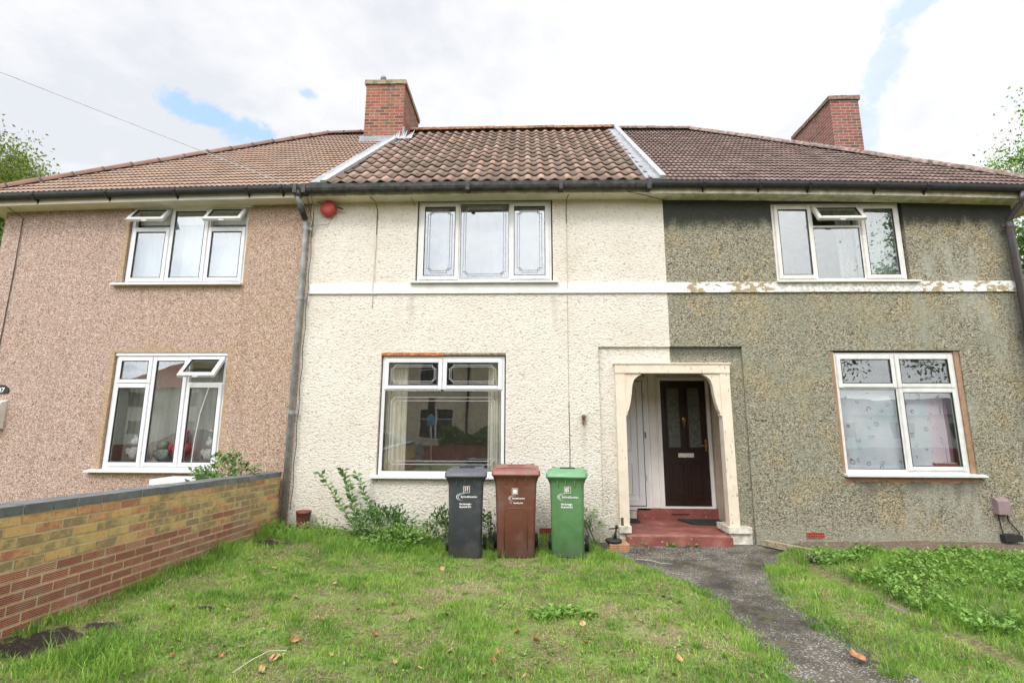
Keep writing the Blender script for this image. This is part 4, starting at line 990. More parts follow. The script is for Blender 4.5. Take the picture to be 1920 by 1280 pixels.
drape('net_curtain', 'pale grey net across the upper window of the cream house', 'curtain', wB[0]+.03, wB[1]-.03, wB[2]+.01, wB[3]-.03, .26, m_net('grey_net', (.20, .205, .21), .8), 14, .01, seed=8)
drape('curtain', 'greenish curtain behind the right pane of the grey house upper window', 'curtain', wC[1]-.62, wC[1]-.02, wC[2]+.01, wC[3]-.02, .22, m_net('green_drape', (.30, .37, .33), 1), 5, .016, seed=5)
drape('curtain', 'dim grey green curtain behind the middle pane of the grey house upper window', 'curtain', wC[0]+1.1, wC[1]-.64, wC[2]+.01, wC[3]-.02, .24, m_net('dim_drape', (.22, .25, .23), 1), 4, .016, seed=6)
t = mat('patterned_sheet'); v = t.tc(); x, y, z = t.sep(v)
vd = t.vor(t.scale(v, (1, 0, 1)), 7.5, 'Distance'); ringv = t.m('MULTIPLY', t.sstep(t.m('ABSOLUTE', t.m('SUBTRACT', vd, .22)), .045, .02), t.sstep(t.noise(v, 9, 2), .42, .55))
lite = t.m('MULTIPLY', t.sstep(vd, .16, .12), t.sstep(t.m('ABSOLUTE', t.m('SUBTRACT', t.m('FRACT', t.m('MULTIPLY', t.m('ADD', x, z), 55.)), .5)), .25, .15))
c = t.mix(t.sstep(t.noise(v, 1.8, 3), .35, .65), (.62, .70, .80), (.80, .80, .90))
c = t.mix(t.m('MULTIPLY', ringv, .95), c, (.07, .10, .14)); c = t.mix(t.m('MULTIPLY', lite, .55), c, (.16, .20, .25))
pk = t.m('MAXIMUM', t.sstep(x, -.62, -.80), t.m('MULTIPLY', t.sstep(x, .48, .60), .9)); c = t.mix(t.m('MULTIPLY', pk, .75), c, (.80, .60, .74))
MT['sheet'] = setp(t, c, .9)
sh = drape('hung_sheet', 'pale blue patterned sheet with pink edges hung in the grey house lower window', 'cloth', wF[0]+.04, wF[1]-.13, wF[2]+.02, wF[2]+(wF[3]-wF[2])*.68, .17, MT['sheet'], 3, .02, seed=7, tilt=.0)
for v in sh.data.vertices:     # slack creases hanging from the top left corner
    d = (v.co.x+.85)+( .6 - v.co.z)*.0; v.co.y += .022*math.sin(9*(v.co.x*.55 + (v.co.z-1.15)*1.0))*max(0, min(1, (v.co.z-.3)))
drape('curtain', 'mauve curtain edge beside the hung patterned sheet', 'curtain', wF[1]-.19, wF[1]-.07, wF[2]+.04, wF[2]+(wF[3]-wF[2])*.66, .21, m_net('mauve_drape', (.35, .20, .30), 1), 2, .015, seed=9, n=20)
T = thing('storage_box', 'red box on the inner sill behind the hung sheet', 'box', (6.2, .19, wF[2]+.02))
bm = BM(); box(bm, 6.02, 6.32, .125, .155, wF[2]+.052, wF[2]+.13); obj('box_body', bm, simple('red_card', (.32, .05, .03), .7), T, bevel=.003)
bm = BM(); box(bm, 6.01, 6.33, .12, .16, wF[2]+.13, wF[2]+.145); obj('lid', bm, simple('pale_card', (.55, .5, .45), .7), T, bevel=.003)
def toy(name, label, x, z, r, col, seed, y=.30):
    T = thing(name, label, 'toy', (x, y, z)); m_ = simple('plush_'+str(seed), col, .95, .2, 20, .5)
    bm = BM(); blob(bm, (x, y, z+r*.9), (r, r*.8, r), seed, .12); obj('body', bm, m_, T, smooth=True)
    bm = BM(); blob(bm, (x, y-.02, z+r*2.2), (r*.72, r*.65, r*.68), seed+1, .08); obj('head', bm, m_, T, smooth=True)
    for s in (-1, 1):
        bm = BM(); blob(bm, (x+s*r*.5, y, z+r*2.85), (r*.25, r*.15, r*.25), seed+2, .05, 1); obj('ear', bm, m_, T, smooth=True)
        bm = BM(); blob(bm, (x+s*r*.95, y-.04, z+r*1.1), (r*.3, r*.28, r*.55), seed+3, .05, 1); obj('arm', bm, m_, T, smooth=True)
toy('soft_toy', 'pink soft toy in the middle of the lower left window sill', -5.42, wD[2]+.15, .14, (.60, .07, .12), 1)
toy('soft_toy', 'white soft toy in the right pane of the lower left window', -4.92, wD[2]+.08, .13, (.62, .66, .64), 2)
toy('soft_toy', 'pale green soft toy beside the pink one', -5.72, wD[2]+.10, .11, (.35, .42, .38), 3)
toy('soft_toy', 'grey white soft toy in the left pane of the lower left window', -6.12, wD[2]+.10, .13, (.52, .54, .55), 4)
bm = BM(); tube(bm, [(-4.90, .03, 2.19), (-4.93, -.0, 2.0), (-5.00, .02, 1.75), (-5.04, .02, 1.35), (-5.05, .02, 1.0)], .006, 6)
obj('blind_cord', bm, MT['upvc'], W2)

# ------------------------------------------------------------------ garden wall
GW = thing('garden_wall', 'low yellow stock brick garden wall with ribbed red brick base and blue grey coping', 'wall', (-3.72, -4.5, 0))
def brickwall():
    R_ = random.Random(4); BW, BH, J = .225, .0755, .017
    groups = {'y': BM(), 'r': BM()}; lay = {k: b.loops.layers.color.new('tint') for k, b in groups.items()}
    L = 8.6; y_end = -.10; x_f, x_b = -3.60, -3.83
    def ztop(y): return .838+.024*(-y)
    nrow = 11
    for r in range(nrow):
        off = .1125*(r % 2) + R_.uniform(-.01, .01); s = -off
        while s < L:
            a, b = max(s, 0)+J/2, min(s+BW, L)-J/2; s += BW
            if b-a < .03: continue
            ym = y_end-(a+b)/2; k = (a+b)/2
            red = r >= 5 and not (k < .55) and not (r == 5 and k < 1.9 and R_.random() < .9) and not (r == 6 and k < .9)
            if r == 4 and 1.0 < k < 1.6 and R_.random() < .8: red = True
            key = 'r' if red else 'y'; bm = groups[key]; jx = R_.uniform(-.002, .003)
            zt0 = ztop(y_end-a)-r*BH; zt1 = ztop(y_end-b)-r*BH
            vs = []
            for yy, zt in ((y_end-a, zt0), (y_end-b, zt1)):
                for xx in (x_f+jx, x_b):
                    for zz in (zt-J/2, zt-BH+J/2): vs.append(bm.verts.new((xx, yy, zz)))
            tn = R_.random()
            for q in ((0, 1, 3, 2), (4, 6, 7, 5), (0, 4, 5, 1), (2, 3, 7, 6), (0, 2, 6, 4), (1, 5, 7, 3)):
                f = bm.faces.new([vs[i] for i in q])
                for l in f.loops: l[lay[key]] = (tn, R_.random(), 0, 1)
    return groups, ztop, y_end, L
groups, ztop, y_end, LW = brickwall()
t = mat('yellow_stock_brick'); v = t.geo(); a = t.sep(t.attr('tint'))[0]; n = t.noise(v, 13, 5, .7)
c = t.ramp(t.m('ADD', t.m('MULTIPLY', a, .42), t.m('MULTIPLY', n, .66)), [(.34, (.30, .22, .12)), (.42, (.50, .36, .15)), (.50, (.60, .43, .18)), (.58, (.63, .38, .16)), (.66, (.54, .28, .14)), (.76, (.42, .17, .10))])
c = t.mix(t.m('MULTIPLY', t.sstep(t.noise(v, 7, 4, .6), .55, .75), .45), c, (.22, .17, .09)); c = t.mix(t.m('MULTIPLY', t.sstep(t.noise(v, 40, 3, .6), .62, .7), .6), c, (.10, .06, .04))
MT['ybrick'] = setp(t, c, .9, t.bump(t.noise(v, 70, 4), .6, .006))
t = mat('ribbed_red_brick'); v = t.geo(); x, y, z = t.sep(v); a = t.sep(t.attr('tint'))[0]
rib = t.m('SINE', t.m('MULTIPLY', t.m('ADD', z, t.m('MULTIPLY', y, .024)), 2*PI/.0126)); n = t.noise(v, 15, 4, .65)
c = t.ramp(t.m('ADD', t.m('MULTIPLY', a, .5), t.m('MULTIPLY', n, .5)), [(.22, (.42, .17, .11)), (.5, (.62, .27, .17)), (.72, (.66, .36, .24)), (.9, (.60, .45, .33))])
c = t.mix(t.m('MULTIPLY', t.sstep(rib, -.2, -.9), .4), c, (.22, .09, .06)); c = t.mix(t.m('MULTIPLY', t.sstep(t.noise(v, 4, 4), .50, .66), .5), c, (.46, .36, .26))
MT['rbrick'] = setp(t, c, .9, t.bump(t.m('ADD', rib, t.m('MULTIPLY', n, 1.)), .9, .006))
def bm_keep(name, bm, m_, parent):
    for v in bm.verts: v.co -= wloc(parent)
    bmesh.ops.recalc_face_normals(bm, faces=bm.faces); me = bpy.data.meshes.new(name); bm.to_mesh(me); bm.free(); return link(name, me, m_, parent)
bm_keep('yellow_bricks', groups['y'], MT['ybrick'], GW); bm_keep('red_bricks', groups['r'], MT['rbrick'], GW)
t = mat('sandy_mortar'); v = t.geo(); MT['sandm'] = setp(t, t.ramp(t.noise(v, 9, 4), [(.3, (.46, .36, .20)), (.7, (.62, .52, .34))]), .95, t.bump(t.noise(v, 60, 3), .6, .006))
bm = BM(); ya, yb = y_end-.012, y_end-LW
vs = [bm.verts.new(p) for p in [(x, y, z) for x in (-3.6035, -3.82) for (y, z) in ((ya, -.1), (yb, -.1), (yb, ztop(yb)-.002), (ya, ztop(ya)-.002))]]
for q in ((0, 1, 2, 3), (7, 6, 5, 4), (0, 4, 5, 1), (3, 2, 6, 7), (0, 3, 7, 4), (1, 5, 6, 2)): bm.faces.new([vs[i] for i in q])
obj('mortar', bm, MT['sandm'], GW)
bm = BM(); R_ = random.Random(8); s = 0
while s < LW-.05:
    a, b = s+.005, min(s+.222, LW)-.005; s += .225; zt = [ztop(y_end-a), ztop(y_end-b)]; j = R_.uniform(-.003, .003); jz = R_.uniform(-.002, .003)
    vs = [bm.verts.new((x, y_end-q, z_+h+jz)) for q, z_ in ((a, zt[0]), (b, zt[1])) for x in (-3.592+j, -3.835) for h in (.002, .067)]
    for q in ((0, 1, 3, 2), (4, 6, 7, 5), (0, 4, 5, 1), (2, 3, 7, 6), (0, 2, 6, 4), (1, 5, 7, 3)): bm.faces.new([vs[i] for i in q])
t = mat('blue_grey_engineering_brick'); v = t.geo(); MT['cop'] = setp(t, t.ramp(t.noise(v, 6, 5, .65), [(.3, (.085, .095, .105)), (.6, (.155, .165, .175)), (.75, (.24, .24, .23))]), .5, t.bump(t.noise(v, 40, 3), .35, .004))
obj('coping', bm, MT['cop'], GW, bevel=.005)
bm = BM(); vs = [bm.verts.new(p) for p in [(x, y, z) for x in (-3.60, -3.828) for (y, z) in ((ya, ztop(ya)-.01), (yb, ztop(yb)-.01), (yb, ztop(yb)+.060), (ya, ztop(ya)+.060))]]
for q in ((0, 1, 2, 3), (7, 6, 5, 4), (0, 4, 5, 1), (3, 2, 6, 7), (0, 3, 7, 4), (1, 5, 6, 2)): bm.faces.new([vs[i] for i in q])
obj('coping_mortar', bm, MT['sandm'], GW)

# ------------------------------------------------------------------ wheelie bins
def rrect(w_, d_, r, n=4):
    pts = []
    for cx, cy, a0 in ((w_/2-r, d_/2-r, 0), (-w_/2+r, d_/2-r, PI/2), (-w_/2+r, -d_/2+r, PI), (w_/2-r, -d_/2+r, 3*PI/2)):
        for k in range(n+1): a = a0+PI/2*k/n; pts.append((cx+r*math.cos(a), cy+r*math.sin(a)))
    return pts
def loft(bm, secs, caps=True):
    prev = None; first = None
    for (z, w_, d_, yc, r) in secs:
        ring = [bm.verts.new((x, y+yc, z)) for x, y in rrect(w_, d_, r)]
        if prev: 
            for k in range(len(ring)): f = bm.faces.new((prev[k], prev[(k+1) % len(ring)], ring[(k+1) % len(ring)], ring[k])); f.smooth = True
        else: first = ring
        prev = ring
    if caps: bm.faces.new(first[::-1]); bm.faces.new(prev)
def binmat(name, col, rough=.42):
    t = mat(name); v = t.tc(); x, y, z = t.sep(v)
    n = t.noise(v, 7, 4, .6); sc_ = t.noise(t.scale(v, (6, 6, 1)), 12, 3, .7)
    c = t.ramp(n, [(.3, tuple(k*.86 for k in col)), (.7, tuple(k*1.12 for k in col))])
    c = t.mix(t.m('MULTIPLY', t.sstep(sc_, .58, .70), .35), c, tuple(min(1, k*1.5+.06) for k in col))
    c = t.mix(t.m('MULTIPLY', t.sstep(t.m('ADD', z, t.m('MULTIPLY', n, .25)), .35, .05), .35), c, (.16, .13, .09))   # splashed soil near the foot
    c = t.mix(t.m('MULTIPLY', t.sstep(t.noise(v, 3, 5, .7), .46, .64), .32), c, tuple(k*.6+.14 for k in col))
    return setp(t, c, t.ramp(n, [(.3, rough-.06), (.7, rough+.12)]), t.bump(t.noise(v, 160, 2), .12, .002))
def make_bin(loc, rotz, W_, D_, H_, wb, db, m_, m_lid, label, kind):
    B = thing('wheelie_bin', label, 'bin', loc, rotz, 'wheelie bins in a row by the cream wall')
    hb = H_*.928                      # body top
    bm = BM()
    yb_ = .03
    loft(bm, [(.0, wb-.03, db-.03, yb_, .035), (.015, wb, db, yb_, .045), (hb*.55, wb+(W_-.08-wb)*.62, db+(D_-.08-db)*.6, .012, .05), (hb-.15, W_-.075, D_-.075, 0, .05),
              (hb-.11, W_-.066, D_-.066, 0, .05), (hb-.045, W_-.018, D_-.02, 0, .05), (hb-.04, W_, D_, 0, .055), (hb, W_, D_, 0, .055)])
    # strengthening ribs under the rim
    for x in (-W_*.22, -W_*.02, W_*.2): box(bm, x-.004, x+.004, -D_/2+.012, -D_/2+.05, hb-.13, hb-.043)
    obj('body', bm, m_, B, local=True)
    def yf(z):     # y of the front face at height z
        pts = [(.015, -db/2+yb_), (hb*.55, -(db+(D_-.08-db)*.6)/2+.012), (hb-.15, -(D_-.075)/2)]
        for (z0_, y0_), (z1_, y1_) in zip(pts, pts[1:]):
            if z <= z1_: return y0_+(y1_-y0_)*(z-z0_)/(z1_-z0_)
        return pts[-1][1]
    # lid: skirt, sloping crown and hinge ears
    bm = BM(); loft(bm, [(hb-.028, W_+.018, D_+.018, 0, .045), (hb-.006, W_+.022, D_+.022, 0, .045), (hb-.004, W_+.016, D_+.016, 0, .045), (hb+.026, W_+.018, D_+.018, 0, .045), (hb+.031, W_+.008, D_+.008, 0, .04), (hb+.033, W_-.055, D_-.05, 0, .04), (hb+.050, W_-.075, D_-.09, .01, .04), (hb+.054, W_-.10, D_-.12, .01, .04)])
    for v in bm.verts:
        if v.co.z > hb+.03: v.co.z += max(0, v.co.y+D_/2)*.018
    bmesh.ops.recalc_face_normals(bm, faces=bm.faces)
    obj('lid', bm, m_lid, B, local=True)
    if kind == 'big':
        bm = BM(); prism(bm, [(-W_/2+.045, hb+.02), (-W_/2+.045, hb+.058)] + [(-W_/2+.045+(W_-.09)*k/8, hb+.058+.018*math.sin(PI*k/8)) for k in range(1, 8)] + [(W_/2-.045, hb+.058), (W_/2-.045, hb+.02)], -D_/2+.06, -D_/2+.10, 'y')
        obj('lid_ridge', bm, m_lid, B, local=True, bevel=.005)
        # moulded arch on the front
        bm = BM(); aw = W_*.24; z0_, z1_ = .10, hb*.585; arch = [(-aw, z0_)] + [(-aw, z1_-.08)] + [(-aw+.07-.07*math.cos(a), z1_-.08+.08*math.sin(a)) for a in np.linspace(0.2, PI/2, 6)] + [(aw-.07+.07*math.sin(a), z1_-.08+.08*math.cos(a)) for a in np.linspace(0, PI/2-.2, 6)] + [(aw, z1_-.08), (aw, z0_)]
        tube(bm, [(x, yf(z)-.001, z) for x, z in arch], .005, 6); obj('front_moulding', bm, m_, B, local=True, smooth=True)
    # handle bar at the back, with ears
    bm = BM(); hz = H_-.028; tube(bm, [(-W_*.36, D_/2+.035, hz), (W_*.36, D_/2+.035, hz)], .014, 10)
    for s in (-1, 1):
        box(bm, s*W_*.39-.02, s*W_*.39+.02, D_/2-.03, D_/2+.055, hz-.075, hz+.022)
        box(bm, s*W_*.17-.012, s*W_*.17+.012, D_/2-.03, D_/2+.045, hz-.05, hz+.012)
    obj('handle', bm, m_lid, B, local=True, bevel=.005)
    bm = BM(); prism(bm, [(-W_*.22, hb+.050), (-W_*.19, hb+.074), (W_*.19, hb+.074), (W_*.22, hb+.050)], D_*.12, D_*.20, 'y'); obj('lid_grip', bm, MT['black'] if kind != 'big' else m_lid, B, local=True, bevel=.004)
    for s in (-1, 1):
        wh = bpy.data.objects.new('wheel', None); COL.objects.link(wh); wh.parent = B; wh.location = (s*(wb/2+.035), db/2-.01, .10)
        bm = BM(); lathe(bm, [(.055, -.022), (.092, -.022), (.10, -.012), (.10, .012), (.092, .022), (.055, .022)], (0, 0, 0), 22, 'x', caps=False); obj('tyre', bm, MT['black'], wh, local=True)
        bm = BM(); lathe(bm, [(.057, -.014), (.02, -.02), (.02, .02), (.057, .014)], (0, 0, 0), 18, 'x'); obj('rim', bm, MT['gutter'], wh, local=True)
    bm = BM(); tube(bm, [(-wb/2-.05, db/2-.01, .10), (wb/2+.05, db/2-.01, .10)], .011, 8); obj('axle', bm, MT['steel'], B, local=True)
    # printing
    def at(x, z, tilt=0): return Matrix.Translation((x, yf(z)-.0022, z)) @ Matrix.Rotation(-math.atan((yf(.3)-yf(.6))/.3), 4, 'X') @ RX
    ze = hb-.172 if kind != 'big' else hb-.215
    def flat(name, pieces, m2=None):
        bm = BM()
        for pc in pieces:
            bm.faces.new([bm.verts.new((p[0], yf(p[1])-.0022, p[1])) for p in pc])
        return obj(name, bm, m2 or MT['white_ink'], B, local=True)
    q = .040; th = .0045; zc = ze
    if kind == 'big': q = .037
    sq = lambda x0, x1, z0_, z1_: [(x0, z0_), (x1, z0_), (x1, z1_), (x0, z1_)]
    pcs = [sq(-q, q, zc-q, zc-q+th), sq(-q, q, zc+q-th, zc+q), sq(-q, -q+th, zc-q+th, zc+q-th), sq(q-th, q, zc-q+th, zc+q-th)]
    ox = {'grey': 0.01, 'big': -.012, 'green': .01}[kind]
    pcs = [[(x+ox, z) for x, z in p] for p in pcs]
    flat('emblem_frame', pcs)
    if kind == 'big': flat('emblem', [sq(ox-.024, ox+.026, zc-.027, zc+.024)])
    else:
        shp = [[(-.026, .030), (-.004, .034), (-.006, .0), (-.010, -.024), (-.026, -.020), (-.020, .004)], [(.004, .034), (.022, .030), (.018, .0), (.016, -.026), (.006, -.016), (.006, .008)]]
        if kind == 'green': shp = [[(-.028, .016), (-.016, .032), (-.006, .03), (-.010, .0), (-.006, -.026), (-.018, -.03), (-.026, -.012)], [(.002, .034), (.016, .03), (.012, .006), (.018, -.012), (.006, -.032), (.0, -.006)]]
        flat('emblem', [[(x+ox, z+zc) for x, z in p] for p in shp], MT['white_ink'] if kind == 'green' else simple('peach_print', (.70, .55, .45), .6))
    # swoosh of two open crescents
    zs_ = zc-.088 if kind != 'big' else zc-.085; k_ = 1. if kind != 'big' else .78; xo_ = -.055*k_
    pcs = []
    for rx, rz, th_, a0, a1 in ((.085, .044, .009, 1.25, 4.6), (.066, .030, .006, 1.4, 4.2)):
        N = 18
        for i in range(N):
            A = a0+(a1-a0)*i/N; B_ = a0+(a1-a0)*(i+1)/N
            wA_ = th_*math.sin(PI*i/N)*.9+.0015; wB_ = th_*math.sin(PI*(i+1)/N)*.9+.0015
            P0 = lambda a, w__: (xo_+k_*(rx+w__)*math.cos(a)*.95+.03*k_, zs_+k_*(rz+w__*.6)*math.sin(a))
            pcs.append([P0(A, 0), P0(A, wA_), P0(B_, wB_), P0(B_, 0)])
    flat('logo_swoosh', pcs)
    text_obj('lettering', 'Barking&Dagenham', .030*k_, MT['white_ink'], B, at(.042*k_, zs_), .84, bold=.0006)
    if kind != 'big':
        text_obj('lettering', 'Our borough -', .029, MT['white_ink'], B, at(.0, zs_-.085), .86, bold=.0012)
        text_obj('lettering', 'be proud of it', .029, MT['white_ink'], B, at(-.002, zs_-.118), .86, bold=.0012)
    else:
        text_obj('lettering', 'Recycling Only', .022, MT['white_ink'], B, at(.028, zs_-.055), .88, bold=.0007)
        pcs = []
        for i in range(3):       # little three-arrow loop
            a = 2*PI*i/3+.3
            for j in range(3):
                a1_, a2_ = a+j*.5, a+(j+1)*.5-.02; R0, R1 = .008, .0115
                pcs.append([(-.062+R0*math.cos(a1_), zs_-.053+R0*math.sin(a1_)), (-.062+R1*math.cos(a1_), zs_-.053+R1*math.sin(a1_)), (-.062+R1*math.cos(a2_), zs_-.053+R1*math.sin(a2_)), (-.062+R0*math.cos(a2_), zs_-.053+R0*math.sin(a2_))])
        flat('recycling_mark', pcs)
    return B
mg = binmat('charcoal_bin_plastic', (.050, .055, .065)); mgl = binmat('charcoal_lid_plastic', (.075, .08, .098))
mb = binmat('brown_bin_plastic', (.155, .058, .040)); mbl = binmat('brown_lid_plastic', (.23, .085, .065))
mgr = binmat('green_bin_plastic', (.105, .235, .095)); mgrl = binmat('green_lid_plastic', (.13, .30, .15))
zb = float(gh(-.75, -1.0))
make_bin((-.752, -1.03, .0), math.radians(4), .50, .55, 1.065, .40, .42, mg, mgl, 'charcoal grey wheelie bin, the left one of the row', 'grey')
make_bin((-.128, -.90, .0), math.radians(1), .585, .70, 1.085, .46, .54, mb, mbl, 'wide brown wheelie bin between the grey and the green bin', 'big')
make_bin((.532, -.93, .0), math.radians(-7), .49, .55, 1.055, .40, .42, mgr, mgrl, 'green wheelie bin nearest the porch', 'green')

# ------------------------------------------------------------------ small things in the garden
T = thing('brick', 'orange perforated brick lying at the left of the porch step', 'brick', (1.23, -.47, -.04))
bm = BM(); box(bm, 1.11, 1.37, -.56, -.36, -.05, .045); obj('brick_body', bm, simple('orange_brick', (.46, .24, .15), .9, .2, 15, .5), T, bevel=.006)
bm = BM()
for i in range(3): box(bm, 1.112, 1.368, -.563, -.559, -.03+.025*i, -.026+.025*i)
obj('groove', bm, simple('brick_groove', (.25, .10, .06), .9), T)
T = thing('boot_jack', 'small black metal ornament with a round base standing on the orange brick', 'ornament', (1.18, -.45, .045))
bm = BM(); lathe(bm, [(.03, .0), (.10, .004), (.115, .02), (.11, .04), (.07, .052), (.03, .056)], (1.18, -.45, .046), 20)
obj('base', bm, MT['black'], T, smooth=True)
bm = BM(); tube(bm, [(1.20, -.45, .095), (1.21, -.45, .16), (1.225, -.45, .24)], [.028, .014, .012], 8); tube(bm, [(1.12, -.45, .222), (1.19, -.45, .225), (1.25, -.45, .235)], .009, 8); tube(bm, [(1.225, -.45, .23), (1.228, -.45, .27)], .017, 8); tube(bm, [(1.19, -.45, .10), (1.17, -.45, .13), (1.21, -.45, .19)], .007, 6); obj('stem', bm, MT['black'], T, smooth=True)
T = thing('terracotta_pot', 'broken terracotta chimney pot standing by the foot of the grey downpipe', 'pot', (-3.20, -.16, .1))
bm = BM(); lathe(bm, [(.07, .02), (.085, .2), (.10, .34), (.108, .345), (.108, .375), (.092, .372), (.085, .30), (.06, .1)], (-3.20, -.16, .0), 20, caps=False); obj('pot_body', bm, simple('dull_terracotta', (.17, .06, .04), .85, .25, 12, .4), T, smooth=True)
T = thing('timber_offcut', 'weathered square timber lying beside the path by the grey wall', 'timber', (3.55, -.5, 0))
bm = BM(); p0, p1 = Vector((3.30, -.18, .0)), Vector((3.60, -.92, .035)); d = (p1-p0).normalized(); s = d.cross(Vector((0, 0, 1)))*.035
vs = [bm.verts.new(p+s*a+Vector((0, 0, h))) for p in (p0, p1) for a in (-1, 1) for h in (-.03, .045)]
for q in ((0, 1, 3, 2), (4, 6, 7, 5), (0, 4, 5, 1), (2, 3, 7, 6), (0, 2, 6, 4), (1, 5, 7, 3)): bm.faces.new([vs[i] for i in q])
obj('timber_body', bm, simple('weathered_timber', (.36, .30, .19), .9, .25, 25, .5), T, bevel=.006)
for i, (a, b) in enumerate((((.82, -.55, -.0), (.68, -.12, .40)), ((.90, -.60, .0), (.72, -.10, .42)), ((.95, -.58, .0), (.76, -.1, .38)))):
    bm = BM(); tube(bm, [a, ((a[0]+b[0])/2+.01*i, (a[1]+b[1])/2, (a[2]+b[2])/2+.01), b], .007, 6); o = obj('garden_cane', bm, MT['black'])
    tag(o, 'thin black cane leaning on the cream wall behind the green bin', 'cane', 'black canes behind the green bin')
T = thing('plastic_lid', 'white plastic box lid showing above the garden wall coping', 'box', (-4.85, -.55, .7))
bm = BM(); box(bm, -5.03, -4.45, -.75, -.35, .0, .78); obj('box_body', bm, MT['upvc_weather'], T, bevel=.02)
bm = BM(); box(bm, -5.06, -4.42, -.78, -.32, .785, .86); obj('lid', bm, MT['upvc'], T, bevel=.02)
# concrete edging strip between the two lawns (kerb)
bm = BM()
y = -1.5
R_ = random.Random(2)
while y > -8.5:
    L = .55+R_.uniform(-.1, .1); box(bm, 3.235+R_.uniform(-.015, .015), 3.30, y-L+.02, y, -.08, .004+R_.uniform(-.022, .008)); y -= L+(R_.random() < .4)*.3
struct('edging_kerb', bm, simple('buried_concrete', (.22, .19, .14), .95, .4, 14, .6), bevel=.008)

# fallen leaves
def leaf_mesh(seed, size):
    R_ = random.Random(seed); bm = BM(); n = 7; L, Rr, Cc = [], [], []
    curl = R_.uniform(.3, 1.0)
    for i in range(n):
        q = i/(n-1); wv = .42*math.sin(PI*q**.8)*(1+.25*math.sin(q*17+seed)); z = curl*.35*(q-.5)**2*2+.06
        Cc.append(bm.verts.new(((q-.5)*size*1.2, 0, z*size*.4))); L.append(bm.verts.new(((q-.5)*size*1.2, wv*size, (z+curl*wv*.8)*size*.8))); Rr.append(bm.verts.new(((q-.5)*size*1.2, -wv*size, (z+curl*wv*.6)*size*.8)))
    for i in range(n-1):
        bm.faces.new((Cc[i], Cc[i+1], L[i+1], L[i])); bm.faces.new((Rr[i], Rr[i+1], Cc[i+1], Cc[i]))
    me = bpy.data.meshes.new('fallen_leaf'); bm.to_mesh(me); bm.free(); me.polygons.foreach_set('use_smooth', [True]*len(me.polygons)); return me
leaf_ms = [simple('dry_leaf_orange', (.38, .17, .08), .8, .3, 30), simple('dry_leaf_tan', (.50, .30, .15), .8, .3, 30), simple('dry_leaf_red', (.38, .09, .04), .8, .3, 30)]
LEAVES = [(-2.08, -2.79), (-1.89, -2.34), (-1.66, -3.23), (-1.44, -2.98), (-1.18, -2.83), (-1.16, -3.45), (-0.93, -3.18), (-0.92, -1.75), (-0.67, -3.06), (-0.07, -3.42), (0.07, -3.6), (0.45, -3.27), (-0.53, -3.74), (-0.19, -3.77), (-0.88, -3.91), (-0.22, -3.9), (-0.69, -4.0), (-0.01, -4.1), (-0.26, -4.12), (-0.11, -4.12), (-1.34, -3.84), (-1.69, -3.62), (-1.7, -3.9), (0.44, -3.61), (-2.5, -3.19), (-2.41, -3.85), (-2.83, -3.33), (-2.05, -3.95), (-1.71, -4.06), (-2.66, -2.03), (-2.07, -2.8), (-2.32, -4.03), (-1.71, -3.89), (1.04, -3.81), (1.27, -2.55), (1.4, -2.64), (1.62, -3.86)]
protos = []
for k in range(3):
    me = leaf_mesh(k, .052); me.materials.append(leaf_ms[k]); protos.append(me)
R_ = random.Random(12)
for i, (x, y) in enumerate(LEAVES):
    o = bpy.data.objects.new('fallen_leaf', protos[R_.choice((0, 0, 1, 1, 2))]); COL.objects.link(o); sc_ = R_.uniform(.7, 1.25)
    o.location = (x, y, float(gh(x, y))+.018); o.rotation_euler = (R_.uniform(-.8, .8), R_.uniform(-.8, .8), R_.uniform(0, 6.3)); o.scale = (sc_, sc_, sc_)
    tag(o, 'small dry orange brown leaf fallen on the lawn', 'leaf', 'dry leaves fallen on the lawn')
me = leaf_mesh(5, .12); me.materials.append(leaf_ms[0]); o = bpy.data.objects.new('fallen_leaf', me); COL.objects.link(o); o.location = (2.30, -3.70, -.01); o.rotation_euler = (.3, .2, .4)
tag(o, 'large curled orange leaf lying on the asphalt path', 'leaf')
for nm, pts, lab in (('twig', [(1.35, -1.0, -.03), (1.5, -1.07, -.02), (1.62, -1.2, -.025), (1.75, -1.2, -.03)], 'pale bent twig on the path in front of the red step'),
                     ('straw_stalk', [(-1.85, -4.15, .03), (-1.80, -4.02, .05), (-1.72, -3.95, .08), (-1.62, -3.92, .07)], 'pale curved dry stalk on the lawn at the bottom of the photo')):
    bm = BM(); tube(bm, pts, .0032, 6); tag(obj(nm, bm, simple(nm+'_dry', (.50, .45, .35), .8)), lab, nm.split('_')[0])

